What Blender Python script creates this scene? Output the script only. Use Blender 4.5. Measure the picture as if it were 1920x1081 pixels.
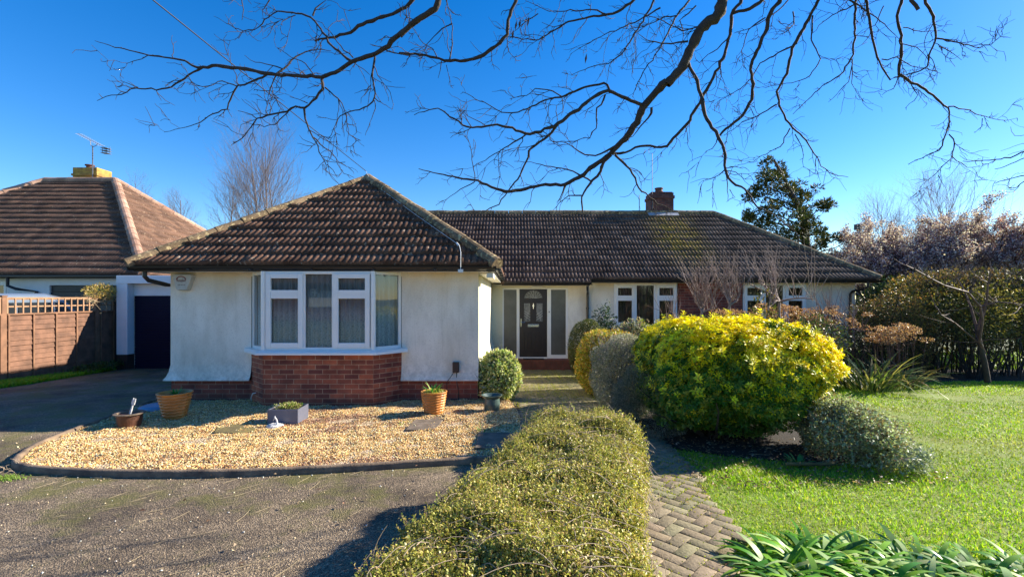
import bpy, bmesh, math, random
import numpy as np
from mathutils import Vector, Matrix
R = math.radians
for o in list(bpy.data.objects): bpy.data.objects.remove(o)
scene = bpy.context.scene
COL = scene.collection
RNG = np.random.default_rng(7)
random.seed(7)

# ------------------------------------------------------------------ camera
F = 900.0; CX = 960.0; CY = 557.0; EYE = 1.72
cd = bpy.data.cameras.new('camera'); cam = bpy.data.objects.new('camera', cd); COL.objects.link(cam)
cd.sensor_width = 36; cd.lens = F/1920*36
cd.shift_y = (CY-540.5)/1920
cd.clip_start = 0.05; cd.clip_end = 2000
cam.location = (0, 0, EYE); cam.rotation_euler = (R(90), 0, 0)
scene.camera = cam
# ------------------------------------------------------------------ light
SUN_EL = 27.5; SUN_AZ = 73.0        # azimuth from +Y towards +X
sun_dir = Vector((math.sin(R(SUN_AZ))*math.cos(R(SUN_EL)), math.cos(R(SUN_AZ))*math.cos(R(SUN_EL)), math.sin(R(SUN_EL))))
sl = bpy.data.lights.new('sun', 'SUN'); sl.energy = 5.0; sl.angle = R(0.5); sl.color = (1.0, 0.91, 0.76)
so = bpy.data.objects.new('sun', sl); COL.objects.link(so)
so.rotation_euler = (-sun_dir).to_track_quat('-Z', 'Y').to_euler()
w = bpy.data.worlds.new('World'); scene.world = w; w.use_nodes = True
nt = w.node_tree; bg = nt.nodes['Background']
sky = nt.nodes.new('ShaderNodeTexSky'); sky.sky_type = 'NISHITA'; sky.sun_disc = False
sky.sun_elevation = R(SUN_EL); sky.sun_rotation = R(SUN_AZ)
sky.air_density = 1.0; sky.dust_density = 0.15; sky.ozone_density = 3.5
hs = nt.nodes.new('ShaderNodeHueSaturation'); hs.inputs['Hue'].default_value = 0.509; hs.inputs['Saturation'].default_value = 1.38; hs.inputs['Value'].default_value = 1.0
nt.links.new(sky.outputs[0], hs.inputs['Color']); nt.links.new(hs.outputs[0], bg.inputs[0])
bg.inputs[1].default_value = 0.096
vs = scene.view_settings; vs.view_transform = 'Standard'; vs.look = 'None'; vs.gamma = 1; vs.use_curve_mapping = False
vs.exposure = 1.27
scene.cycles.max_bounces = 6; scene.cycles.transparent_max_bounces = 12

# ------------------------------------------------------------------ helpers
def at(px, py, Y): return Vector(((px-CX)/F*Y, Y, EYE-(py-CY)/F*Y))
def gz(y):
    y = np.asarray(y, float)
    return -0.045*(np.clip(y, 7.8, 14.0)-7.8)
def gzf(y): return float(gz(y))
def tag(o, label=None, cat=None, group=None, kind=None):
    if label: o['label'] = label
    if cat: o['category'] = cat
    if group: o['group'] = group
    if kind: o['kind'] = kind
    return o
def empty(name, loc=(0,0,0), label=None, cat=None, group=None):
    o = bpy.data.objects.new(name, None); COL.objects.link(o); o.location = loc
    o.empty_display_size = 0.2
    return tag(o, label, cat, group)
def link(name, me, mat=None, parent=None, world=True):
    o = bpy.data.objects.new(name, me); COL.objects.link(o)
    if mat: me.materials.append(mat)
    if parent:
        o.parent = parent
        if world:      # geometry is written in world space: cancel the parents' offset
            off = Vector((0,0,0)); p = parent
            while p: off += p.location; p = p.parent
            o.location = -off
    return o
def npmesh(name, V, faces_n, idx, mat=None, parent=None, cols=None, uv=None, smooth=False):
    """V (n,3); faces all with faces_n corners; idx (m,faces_n)"""
    me = bpy.data.meshes.new(name)
    V = np.ascontiguousarray(V, dtype=np.float32); idx = np.ascontiguousarray(idx, dtype=np.int32)
    me.vertices.add(len(V)); me.vertices.foreach_set('co', V.ravel())
    me.loops.add(idx.size); me.loops.foreach_set('vertex_index', idx.ravel())
    me.polygons.add(len(idx)); me.polygons.foreach_set('loop_start', np.arange(0, idx.size, faces_n, dtype=np.int32))
    if smooth: me.polygons.foreach_set('use_smooth', np.ones(len(idx), dtype=bool))
    me.update(calc_edges=True)
    if cols is not None:
        a = me.color_attributes.new('Col', 'FLOAT_COLOR', 'POINT')
        c = np.ones((len(V), 4), np.float32); c[:, :3] = cols
        a.data.foreach_set('color', c.ravel())
    if uv is not None:
        l = me.uv_layers.new(name='UVMap'); l.data.foreach_set('uv', np.asarray(uv, np.float32)[idx.ravel()].ravel())
    return link(name, me, mat, parent)

class MB:
    """collects simple solids; UV in metres from dominant axis"""
    def __init__(s): s.v = []; s.f = []; s.uv = []; s.sm = []
    def face(s, pts, uv=None, sm=False):
        i = len(s.v); s.v += [tuple(p) for p in pts]; s.f.append(tuple(range(i, i+len(pts)))); s.sm.append(sm)
        if uv is None:
            p = [Vector(q) for q in pts]
            n = (p[1]-p[0]).cross(p[2]-p[0])
            if abs(n.z) > max(abs(n.x), abs(n.y)): uv = [(q.x, q.y) for q in p]
            elif abs(n.x) > 2*abs(n.y): uv = [(q.y, q.z) for q in p]
            else:
                k = 1.0/max(0.3, abs(n.y)/max(1e-9, math.hypot(n.x, n.y)))
                uv = [(q.x*k, q.z) for q in p]
        s.uv.append(uv)
    def quad(s, a, b, c, d, uv=None): s.face([a, b, c, d], uv)
    def box(s, x0, x1, y0, y1, z0, z1):
        s.obox((x0, y0, z0), (x1-x0, 0, 0), (0, y1-y0, 0), (0, 0, z1-z0))
    def obox(s, o, U, V, W):
        o, U, V, W = Vector(o), Vector(U), Vector(V), Vector(W)
        if U.cross(V).dot(W) < 0: o = o+U; U = -U
        a = [o, o+U, o+U+V, o+V]; b = [q+W for q in a]
        s.quad(a[0], a[3], a[2], a[1]); s.quad(b[0], b[1], b[2], b[3])
        for i in range(4):
            j = (i+1) % 4; s.quad(a[i], a[j], b[j], b[i])
    def prism(s, outline, z0, z1):           # outline of (x,y), ccw; z0,z1 numbers
        n = len(outline)
        s.face([(x, y, z1) for x, y in outline]); s.face([(x, y, z0) for x, y in outline][::-1])
        for i in range(n):
            (x0, y0), (x1, y1) = outline[i], outline[(i+1) % n]
            s.quad((x0, y0, z0), (x1, y1, z0), (x1, y1, z1), (x0, y0, z1))
    def tube(s, pts, rad, n=8, caps=True):
        pts = [Vector(p) for p in pts]
        if not isinstance(rad, (list, tuple)): rad = [rad]*len(pts)
        rings = []; up = None
        for i, p in enumerate(pts):
            t = (pts[min(i+1, len(pts)-1)]-pts[max(i-1, 0)]).normalized()
            if up is None: up = t.orthogonal().normalized()
            up = (up-t*up.dot(t)).normalized(); q = t.cross(up)
            rings.append([p+(up*math.cos(a)+q*math.sin(a))*rad[i] for a in [2*math.pi*k/n for k in range(n)]])
        for i in range(len(rings)-1):
            for k in range(n):
                j = (k+1) % n
                s.face([rings[i][k], rings[i][j], rings[i+1][j], rings[i+1][k]], sm=True)
        if caps: s.face(rings[0][::-1]); s.face(rings[-1])
    def lathe(s, c, prof, n=28, caps=True):  # prof of (r, z)
        c = Vector(c); rings = []
        for r, z in prof: rings.append([c+Vector((r*math.cos(2*math.pi*k/n), r*math.sin(2*math.pi*k/n), z)) for k in range(n)])
        L = 0
        for i in range(len(rings)-1):
            d = math.hypot(prof[i+1][0]-prof[i][0], prof[i+1][1]-prof[i][1])
            for k in range(n):
                j = (k+1) % n
                s.face([rings[i][k], rings[i][j], rings[i+1][j], rings[i+1][k]],
                       uv=[(k/n, L), ((k+1)/n, L), ((k+1)/n, L+d), (k/n, L+d)], sm=True)
            L += d
        if caps:
            if prof[0][0] > 1e-4: s.face(rings[0][::-1])
            if prof[-1][0] > 1e-4: s.face(rings[-1])
    def build(s, name, mat, parent=None, bevel=0, weld=False):
        me = bpy.data.meshes.new(name); me.from_pydata(s.v, [], s.f)
        l = me.uv_layers.new(name='UVMap')
        flat = [c for u in s.uv for q in u for c in q]
        l.data.foreach_set('uv', flat)
        me.polygons.foreach_set('use_smooth', s.sm)
        me.update()
        if weld or bevel:
            bm = bmesh.new(); bm.from_mesh(me); bmesh.ops.remove_doubles(bm, verts=bm.verts, dist=1e-5); bm.to_mesh(me); bm.free()
        o = link(name, me, mat, parent)
        if bevel:
            m = o.modifiers.new('bevel', 'BEVEL'); m.width = bevel; m.segments = 2; m.limit_method = 'ANGLE'; m.angle_limit = R(40)
        return o

def tubes_np(tl, sides=5):
    """tl: list of (pts (k,3), radii (k,)) -> V, quads"""
    Vs, Is = [], []; base = 0
    ang = np.arange(sides)*2*np.pi/sides; ca, sa = np.cos(ang), np.sin(ang)
    for pts, rad in tl:
        pts = np.asarray(pts, float); rad = np.asarray(rad, float); k = len(pts)
        t = np.gradient(pts, axis=0); t /= np.linalg.norm(t, axis=1)[:, None]+1e-9
        h = np.array([0.31, 0.17, 0.93]) if abs(t[0, 2]) < 0.8 else np.array([0.95, 0.2, 0.1])
        u = np.cross(t, h); u /= np.linalg.norm(u, axis=1)[:, None]+1e-9
        q = np.cross(t, u)
        ring = pts[:, None, :]+rad[:, None, None]*(u[:, None, :]*ca[None, :, None]+q[:, None, :]*sa[None, :, None])
        Vs.append(ring.reshape(-1, 3))
        i = np.arange(k-1)[:, None]*sides+np.arange(sides)[None, :]
        j = np.arange(k-1)[:, None]*sides+(np.arange(sides)[None, :]+1) % sides
        Is.append(np.stack([i, j, j+sides, i+sides], -1).reshape(-1, 4)+base); base += k*sides
    return np.concatenate(Vs), np.concatenate(Is)
def tube_obj(name, tl, mat, parent, sides=5):
    V, I = tubes_np(tl, sides); return npmesh(name, V, 4, I, mat, parent, smooth=True)

def unit(a): return a/(np.linalg.norm(a, axis=-1, keepdims=True)+1e-9)
def leaves(name, P, D, N, L, W, C, mat, parent, fold=0.25, five=True, curl=0.0):
    """leaf-shaped faces. P base, D direction, N face normal, L length, W width, C colour"""
    n = len(P); D = unit(D); S = unit(np.cross(D, N)); N = np.cross(S, D)
    L = np.broadcast_to(np.asarray(L, float), (n,))[:, None]; W = np.broadcast_to(np.asarray(W, float), (n,))[:, None]
    mid = P+D*L*0.5
    l = mid+S*W*0.5+N*W*fold; r = mid-S*W*0.5+N*W*fold; t = P+D*L-N*L*curl
    if five:
        V = np.stack([P, r, mid, l, t], 1).reshape(-1, 3)
        b = np.arange(n)[:, None]*5
        I = np.concatenate([b+np.array([0, 1, 2]), b+np.array([2, 1, 4]), b+np.array([0, 2, 3]), b+np.array([3, 2, 4])])
        return npmesh(name, V, 3, I, mat, parent, cols=np.repeat(C, 5, 0))
    V = np.stack([P, r, t, l], 1).reshape(-1, 3)
    I = np.arange(n*4).reshape(-1, 4)
    return npmesh(name, V, 4, I, mat, parent, cols=np.repeat(C, 4, 0))
def straps(name, P, D, L, W, bend, C, mat, parent, seg=4):
    """strap leaves rising along D then bending to the ground"""
    n = len(P); D = unit(D); H = D.copy(); H[:, 2] = 0; H = unit(H+1e-6)
    S = np.cross(H, np.array([0, 0, 1.0])); S = unit(S)
    L = np.broadcast_to(L, (n,)); W = np.broadcast_to(W, (n,)); bend = np.broadcast_to(bend, (n,))
    ang0 = np.arctan2(D[:, 2], np.linalg.norm(D[:, :2], axis=1))
    rows = []; p = P.copy()
    for k in range(seg+1):
        f = k/seg; w_ = W*(np.sin(math.pi*(0.18+0.78*f))**0.8)*0.5 if seg > 2 else W*0.5*(1-0.8*f)
        rows.append(np.stack([p-S*w_[:, None], p+S*w_[:, None]], 1))
        a = ang0-bend*(f+0.15)
        p = p+(H*np.cos(a)[:, None]+np.array([0, 0, 1.0])*np.sin(a)[:, None])*(L/seg)[:, None]
    V = np.stack(rows, 1).reshape(-1, 3); m = (seg+1)*2
    b = np.arange(n)[:, None]*m
    I = np.concatenate([b+np.array([2*k, 2*k+1, 2*k+3, 2*k+2]) for k in range(seg)])
    return npmesh(name, V, 4, I, mat, parent, cols=np.repeat(C, m, 0), smooth=True)
def lump(d, k, a, seed):
    r = np.random.default_rng(seed); s = 0
    for i in range(10):
        v = r.normal(size=3)*k; s = s+np.cos(d@v+r.uniform(0, 6.28))
    return a*s/10**0.5
def blob(c, rad, n, p=2.0, amp=0.05, k=4, seed=1, depth=0.08, zcut=-1.0):
    r = np.random.default_rng(seed)
    d = unit(r.normal(size=(int(n*1.6), 3))); d = d[d[:, 2] > zcut][:n]
    s = (np.abs(d)**p).sum(1)**(-1/p)
    f = s*(1+lump(d, k, amp, seed)+lump(d, k*2.7, amp*0.5, seed+5))*(1-np.abs(r.normal(0, depth, len(d))))
    P = np.array(c)+d*np.array(rad)*f[:, None]
    N = unit(np.sign(d)*np.abs(d)**(p-1)/np.array(rad))
    return P, N
def pick(colors, n, jit=0.12, rng=None, wts=None):
    rng = rng or RNG; c = np.array(colors, float); i = rng.choice(len(c), n, p=wts)
    return np.clip(c[i]*(1+rng.normal(0, jit, (n, 1)))*(1+rng.normal(0, jit*0.3, (n, 3))), 0.003, 0.95)
def rand_dir(N, spread, rng=None):
    rng = rng or RNG; return unit(N+rng.normal(0, spread, N.shape))
def leaf_at(name, P, N, mat, parent, L, W, C, out=0.5, five=False, fold=0.2, curl=0.0):
    n = len(P); T = unit(RNG.normal(size=(n, 3))); D = unit(T*(1-out)+N*out)
    NN = unit(N+RNG.normal(0, 0.45, (n, 3)))
    return leaves(name, P, D, NN, L*(1+RNG.normal(0, 0.2, n)), W*(1+RNG.normal(0, 0.2, n)), C, mat, parent, fold, five, curl)
def zigzag(p, d, L, r0, k=5, wob=0.25, droop=0.0, rng=None, r1=None):
    rng = rng or RNG; pts = [np.array(p, float)]; d = np.array(d, float)
    for i in range(k):
        d = unit(d+rng.normal(0, wob, 3)+np.array([0, 0, droop])); pts.append(pts[-1]+d*L/k)
    return np.array(pts), np.linspace(r0, r1 if r1 is not None else r0*0.25, k+1)
def grow(p, d, L, r, levels, out, tips, rng, ratio=0.62, nch=4, spread=0.75, wob=0.16, up=0.08, k=5):
    pts, rad = zigzag(p, d, L, r, k, wob, up, rng, r*0.35 if levels else r*0.4)
    out.append((pts, rad))
    if levels == 0: tips.append(pts[-1]); tips.append(pts[len(pts)//2]); return
    for i in range(nch):
        t = 0.25+0.75*(i+rng.uniform(0, 0.8))/nch; t = min(t, 0.99)
        a = t*(len(pts)-1); j = int(a); q = pts[j]+(pts[j+1]-pts[j])*(a-j)
        dd = unit(pts[j+1]-pts[j]); s = rng.normal(size=3); s = unit(s-dd*(s@dd))
        grow(q, unit(dd+s*spread*rng.uniform(0.7, 1.2)), L*ratio*(1.15-0.45*t)*rng.uniform(0.8, 1.15), max(rad[j]*0.55, 0.002), levels-1, out, tips, rng, ratio, nch, spread, wob, up, max(3, k-1))

# ------------------------------------------------------------------ materials
def mat_new(name):
    m = bpy.data.materials.new(name); m.use_nodes = True; n = m.node_tree.nodes; l = m.node_tree.links
    return m, n, l, n['Principled BSDF']
def noise(n, l, vec, scale, detail=4, rough=0.55):
    t = n.new('ShaderNodeTexNoise'); t.inputs['Scale'].default_value = scale; t.inputs['Detail'].default_value = detail
    t.inputs['Roughness'].default_value = rough
    if vec is not None: l.new(vec, t.inputs['Vector'])
    return t.outputs['Fac']
def ramp(n, l, fac, stops):
    r = n.new('ShaderNodeValToRGB'); e = r.color_ramp.elements
    while len(e) < len(stops): e.new(0.5)
    for i, (p, c) in enumerate(stops):
        e[i].position = p; e[i].color = (c[0], c[1], c[2], 1) if hasattr(c, '__len__') else (c, c, c, 1)
    l.new(fac, r.inputs[0]); return r.outputs[0]
def mix(n, l, fac, a, b, mode='MIX'):
    m = n.new('ShaderNodeMix'); m.data_type = 'RGBA'; m.blend_type = mode
    for s, v in ((0, fac), (6, a), (7, b)):
        if hasattr(v, 'default_value') or hasattr(v, 'is_linked'): l.new(v, m.inputs[s])
        elif s == 0: m.inputs[0].default_value = v
        else: m.inputs[s].default_value = (v[0], v[1], v[2], 1)
    return m.outputs[2]
def coord(n, which='Object'):
    return n.new('ShaderNodeTexCoord').outputs[which]
def bump(n, l, h, strength, dist, b, prev=None):
    bp = n.new('ShaderNodeBump'); bp.inputs['Strength'].default_value = strength; bp.inputs['Distance'].default_value = dist
    l.new(h, bp.inputs['Height']); l.new(bp.outputs[0], b.inputs['Normal'])
    if prev: l.new(prev, bp.inputs['Normal'])
    return bp.outputs[0]
def simple(name, c, rough=0.6, var=0.15, scale=6, bmp=0.0, bscale=60, metal=0.0, spec=0.5, c2=None):
    m, n, l, b = mat_new(name); v = coord(n)
    c2 = c2 or tuple(x*(1-var*2) for x in c)
    l.new(ramp(n, l, noise(n, l, v, scale, 6), [(0.3, c2), (0.7, c)]), b.inputs['Base Color'])
    b.inputs['Roughness'].default_value = rough; b.inputs['Metallic'].default_value = metal
    b.inputs['Specular IOR Level'].default_value = spec
    if bmp: bump(n, l, noise(n, l, v, bscale, 3), bmp, 0.01, b)
    return m
def foliage(name, rough=0.5, trans=0.35, spec=0.4):
    m, n, l, b = mat_new(name)
    a = n.new('ShaderNodeAttribute'); a.attribute_name = 'Col'
    l.new(a.outputs['Color'], b.inputs['Base Color']); b.inputs['Roughness'].default_value = rough
    b.inputs['Specular IOR Level'].default_value = spec
    t = n.new('ShaderNodeBsdfTranslucent'); mx = n.new('ShaderNodeMixShader'); mx.inputs[0].default_value = trans
    g = mix(n, l, 1.0, a.outputs['Color'], (1.25, 1.3, 0.7), 'MULTIPLY')
    l.new(g, t.inputs['Color']); l.new(b.outputs[0], mx.inputs[1]); l.new(t.outputs[0], mx.inputs[2])
    l.new(mx.outputs[0], n['Material Output'].inputs['Surface']); return m
def attr_mat(name, rough=0.8, bmp=0.0, bscale=40, spec=0.3):
    m, n, l, b = mat_new(name); a = n.new('ShaderNodeAttribute'); a.attribute_name = 'Col'
    v = coord(n); l.new(mix(n, l, 0.5, a.outputs['Color'], ramp(n, l, noise(n, l, v, 35, 4), [(0.3, 0.55), (0.7, 1.3)]), 'MULTIPLY'), b.inputs['Base Color'])
    b.inputs['Roughness'].default_value = rough; b.inputs['Specular IOR Level'].default_value = spec
    if bmp: bump(n, l, noise(n, l, v, bscale, 3), bmp, 0.01, b)
    return m
M = {}
def render_mat(name, base, stain, sand):
    m, n, l, b = mat_new(name); v = coord(n)
    sp = n.new('ShaderNodeSeparateXYZ'); l.new(v, sp.inputs[0])
    mp = n.new('ShaderNodeMapping'); mp.inputs['Scale'].default_value = (1, 1, 0.35); l.new(v, mp.inputs[0])
    f1 = ramp(n, l, noise(n, l, mp.outputs[0], 1.7, 6, 0.65), [(0.44, 0), (0.66, 0.9)])
    c = mix(n, l, f1, base, stain)
    # fine dirt speckle
    f2 = ramp(n, l, noise(n, l, v, 55, 3, 0.7), [(0.55, 0), (0.75, 0.42)])
    c = mix(n, l, f2, c, tuple(x*0.5 for x in stain))
    # sandy tint, stronger towards the eaves
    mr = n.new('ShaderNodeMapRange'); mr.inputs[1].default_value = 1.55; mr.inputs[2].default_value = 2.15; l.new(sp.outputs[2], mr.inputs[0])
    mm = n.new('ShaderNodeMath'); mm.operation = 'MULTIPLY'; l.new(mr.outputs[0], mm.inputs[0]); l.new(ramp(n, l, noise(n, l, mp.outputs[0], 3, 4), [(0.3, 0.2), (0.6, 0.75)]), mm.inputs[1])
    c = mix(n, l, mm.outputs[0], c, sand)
    # splash dirt and algae above the plinth, drip streaks from above
    md = n.new('ShaderNodeMapRange'); md.inputs[1].default_value = 0.85; md.inputs[2].default_value = 0.36; l.new(sp.outputs[2], md.inputs[0])
    m2 = n.new('ShaderNodeMath'); m2.operation = 'MULTIPLY'; l.new(md.outputs[0], m2.inputs[0]); l.new(ramp(n, l, noise(n, l, v, 9, 6, 0.75), [(0.42, 0), (0.62, 0.6)]), m2.inputs[1])
    c = mix(n, l, m2.outputs[0], c, (0.40, 0.37, 0.28))
    ms = n.new('ShaderNodeMapping'); ms.inputs['Scale'].default_value = (9, 9, 0.5); l.new(v, ms.inputs[0])
    c = mix(n, l, ramp(n, l, noise(n, l, ms.outputs[0], 1.0, 5, 0.7), [(0.58, 0), (0.74, 0.35)]), c, (0.50, 0.45, 0.35))
    l.new(c, b.inputs['Base Color']); b.inputs['Roughness'].default_value = 0.9; b.inputs['Specular IOR Level'].default_value = 0.2
    bump(n, l, noise(n, l, v, 75, 3, 0.75), 0.6, 0.012, b); return m
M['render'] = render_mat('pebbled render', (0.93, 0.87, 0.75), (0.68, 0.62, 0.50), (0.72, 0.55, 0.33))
M['cream'] = render_mat('bounce tinted render', (0.84, 0.78, 0.58), (0.72, 0.66, 0.48), (0.76, 0.68, 0.48))  # walls near the door: cream of reflected light put into the colour
M['white_render'] = simple('white masonry paint', (0.80, 0.81, 0.82), 0.8, 0.05, 3, 0.3, 60)
M['upvc'] = simple('white plastic frame', (0.86, 0.85, 0.82), 0.28, 0.02, 2)
M['upvc2'] = simple('cream painted wood', (0.78, 0.75, 0.64), 0.5, 0.05, 4)
def brick_mat(name, c1, c2, mortar, bw=0.225, bh=0.075, rot=0, ms=0.010, moss=False):
    m, n, l, b = mat_new(name); v = coord(n, 'UV')
    if rot:
        mp = n.new('ShaderNodeMapping'); mp.inputs['Rotation'].default_value = (0, 0, rot); l.new(v, mp.inputs[0]); v = mp.outputs[0]
    t = n.new('ShaderNodeTexBrick'); l.new(v, t.inputs[0]); t.inputs['Scale'].default_value = 1
    t.inputs['Brick Width'].default_value = bw; t.inputs['Row Height'].default_value = bh
    t.inputs['Mortar Size'].default_value = ms*0.5; t.inputs['Mortar Smooth'].default_value = 0.25; t.inputs['Bias'].default_value = 0.0
    t.inputs['Color1'].default_value = (*c1, 1); t.inputs['Color2'].default_value = (*c2, 1); t.inputs['Mortar'].default_value = (*mortar, 1)
    o = coord(n)
    c = mix(n, l, 0.85, t.outputs['Color'], ramp(n, l, noise(n, l, o, 5, 5), [(0.3, (0.6, 0.55, 0.58)), (0.7, (1.35, 1.3, 1.25))]), 'MULTIPLY')
    c = mix(n, l, 0.6, c, ramp(n, l, noise(n, l, o, 90, 3), [(0.3, 0.6), (0.7, 1.3)]), 'MULTIPLY')
    sp = n.new('ShaderNodeSeparateXYZ'); l.new(o, sp.inputs[0])
    mr = n.new('ShaderNodeMapRange'); mr.inputs[1].default_value = 0.22; mr.inputs[2].default_value = -0.05; l.new(sp.outputs[2], mr.inputs[0])
    mm = n.new('ShaderNodeMath'); mm.operation = 'MULTIPLY'; l.new(mr.outputs[0], mm.inputs[0]); l.new(noise(n, l, o, 7, 4), mm.inputs[1])
    c = mix(n, l, mm.outputs[0], c, (0.045, 0.032, 0.022))
    l.new(c, b.inputs['Base Color']); b.inputs['Roughness'].default_value = 0.85
    iv = n.new('ShaderNodeMath'); iv.operation = 'MULTIPLY_ADD'; iv.inputs[1].default_value = -1; iv.inputs[2].default_value = 1
    l.new(t.outputs['Fac'], iv.inputs[0])
    p = bump(n, l, iv.outputs[0], 0.8, 0.006, b)
    bump(n, l, noise(n, l, o, 120, 3), 0.35, 0.004, b, p); return m
M['brick'] = brick_mat('red brick', (0.42, 0.115, 0.055), (0.16, 0.042, 0.03), (0.46, 0.30, 0.18))
M['brick2'] = brick_mat('dark red brick', (0.31, 0.080, 0.045), (0.15, 0.040, 0.03), (0.32, 0.21, 0.14))
M['chimney'] = brick_mat('sooty brick', (0.16, 0.06, 0.045), (0.07, 0.03, 0.025), (0.13, 0.10, 0.09))
M['chimney2'] = brick_mat('lichened yellow brick', (0.50, 0.33, 0.06), (0.34, 0.19, 0.05), (0.40, 0.29, 0.09))
def tile_mat(name, c1, c2, lichen, lich_amt, moss=None):
    m, n, l, b = mat_new(name); uv = coord(n, 'UV'); o = coord(n)
    sn = n.new('ShaderNodeVectorMath'); sn.operation = 'SNAP'; sn.inputs[1].default_value = (0.3, 0.3, 1); l.new(uv, sn.inputs[0])
    wn = n.new('ShaderNodeTexWhiteNoise'); wn.noise_dimensions = '3D'; l.new(sn.outputs[0], wn.inputs['Vector'])
    c = ramp(n, l, wn.outputs['Value'], [(0.0, c1), (0.6, tuple((a+b_)/2 for a, b_ in zip(c1, c2))), (1.0, c2)])
    c = mix(n, l, 0.9, c, ramp(n, l, noise(n, l, o, 2.2, 6, 0.6), [(0.3, 0.6), (0.7, 1.4)]), 'MULTIPLY')
    c = mix(n, l, 0.8, c, ramp(n, l, noise(n, l, o, 40, 4, 0.7), [(0.3, 0.45), (0.7, 1.5)]), 'MULTIPLY')
    vo = n.new('ShaderNodeTexNoise'); vo.inputs['Scale'].default_value = 13; vo.inputs['Detail'].default_value = 5; vo.inputs['Roughness'].default_value = 0.72; l.new(o, vo.inputs['Vector'])
    c = mix(n, l, ramp(n, l, vo.outputs['Fac'], [(lich_amt, 0), (lich_amt+0.06, 0.85)]), c, lichen)
    if moss:   # moss running down the slope below the chimney
        sp = n.new('ShaderNodeSeparateXYZ'); l.new(o, sp.inputs[0])
        def band(sock, x0, x1, soft):
            a = n.new('ShaderNodeMapRange'); a.inputs[1].default_value = x0-soft; a.inputs[2].default_value = x0+soft; l.new(sock, a.inputs[0])
            d = n.new('ShaderNodeMapRange'); d.inputs[1].default_value = x1+soft; d.inputs[2].default_value = x1-soft; l.new(sock, d.inputs[0])
            q = n.new('ShaderNodeMath'); q.operation = 'MULTIPLY'; l.new(a.outputs[0], q.inputs[0]); l.new(d.outputs[0], q.inputs[1]); return q.outputs[0]
        q = n.new('ShaderNodeMath'); q.operation = 'MULTIPLY'; l.new(band(sp.outputs[0], moss[0], moss[1], 0.35), q.inputs[0]); l.new(band(sp.outputs[2], moss[2], moss[3], 0.45), q.inputs[1])
        q2 = n.new('ShaderNodeMath'); q2.operation = 'MULTIPLY'; l.new(q.outputs[0], q2.inputs[0]); l.new(ramp(n, l, noise(n, l, o, 6, 6, 0.75), [(0.42, 0), (0.56, 1)]), q2.inputs[1])
        c = mix(n, l, q2.outputs[0], c, (0.33, 0.21, 0.045))
    l.new(c, b.inputs['Base Color']); b.inputs['Roughness'].default_value = 0.85; b.inputs['Specular IOR Level'].default_value = 0.12
    bump(n, l, noise(n, l, o, 60, 4, 0.7), 0.5, 0.008, b); return m
M['tile'] = tile_mat('weathered brown roof tile', (0.092, 0.050, 0.034), (0.178, 0.096, 0.062), (0.60, 0.50, 0.38), 0.60)
M['tile_main'] = tile_mat('weathered brown roof tile with moss', (0.090, 0.060, 0.047), (0.155, 0.104, 0.080), (0.55, 0.48, 0.38), 0.625, (4.4, 5.7, 2.8, 4.4))
M['tile_red'] = tile_mat('red brown neighbour roof tile', (0.105, 0.063, 0.046), (0.175, 0.10, 0.068), (0.52, 0.42, 0.30), 0.61)
M['ridge'] = tile_mat('mortar bedded ridge tile', (0.15, 0.105, 0.06), (0.27, 0.19, 0.115), (0.55, 0.43, 0.22), 0.54)
M['ridge_red'] = tile_mat('pinkish ridge tile', (0.34, 0.20, 0.14), (0.44, 0.28, 0.20), (0.55, 0.38, 0.25), 0.60)
M['black'] = simple('black gutter plastic', (0.018, 0.016, 0.016), 0.35, 0.1)
M['brownwood'] = simple('dark brown fascia board', (0.035, 0.022, 0.018), 0.5, 0.2, 9)
M['soffit'] = simple('white soffit board', (0.75, 0.74, 0.70), 0.6, 0.05)
M['door'] = simple('near black door', (0.022, 0.013, 0.015), 0.35, 0.1)
M['chrome'] = simple('polished chrome', (0.75, 0.75, 0.74), 0.2, 0.03, metal=1)
M['redtile'] = brick_mat('red quarry tile', (0.30, 0.085, 0.05), (0.25, 0.07, 0.045), (0.15, 0.10, 0.08), 0.15, 0.15, 0, 0.008)
M['mat'] = simple('coir mat', (0.05, 0.035, 0.025), 0.95, 0.3, 60, 0.5, 200)
M['navy'] = simple('navy roller door', (0.010, 0.012, 0.034), 0.6, 0.08, spec=0.1)
M['lead'] = simple('lead flashing', (0.42, 0.42, 0.44), 0.5, 0.2, 14)
M['pot_clay'] = simple('chimney pot clay', (0.15, 0.06, 0.04), 0.8, 0.2)
M['alu'] = simple('dull aluminium', (0.16, 0.165, 0.18), 0.5, 0.08, metal=0.5)
M['grey_box'] = simple('cream plastic alarm case', (0.55, 0.53, 0.47), 0.5, 0.1, 20)
M['maroon'] = simple('faded maroon ink', (0.24, 0.09, 0.08), 0.7, 0.2)
M['darkink'] = simple('dark ink', (0.06, 0.06, 0.065), 0.7, 0.1)
M['brownbox'] = simple('brown plastic', (0.035, 0.022, 0.02), 0.45, 0.1)
M['terracotta'] = simple('orange glazed terracotta', (0.66, 0.25, 0.045), 0.42, 0.2, 8, 0.2, 60)
M['rust'] = simple('rusty brown pot', (0.15, 0.055, 0.025), 0.6, 0.3, 9, 0.3, 50)
M['greenpot'] = simple('grey green glazed pot', (0.09, 0.14, 0.125), 0.3, 0.25, 6)
M['soil'] = simple('dark soil', (0.05, 0.034, 0.022), 0.95, 0.35, 12, 1.0, 60)
M['zinc'] = simple('grey painted planter', (0.13, 0.135, 0.18), 0.5, 0.08, 5)
M['whitestone'] = simple('white stone', (0.70, 0.70, 0.70), 0.6, 0.15, 30, 0.5, 60)
M['slab'] = simple('weathered concrete slab', (0.22, 0.165, 0.12), 0.9, 0.25, 9, 0.6, 70, c2=(0.10, 0.075, 0.05))
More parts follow.
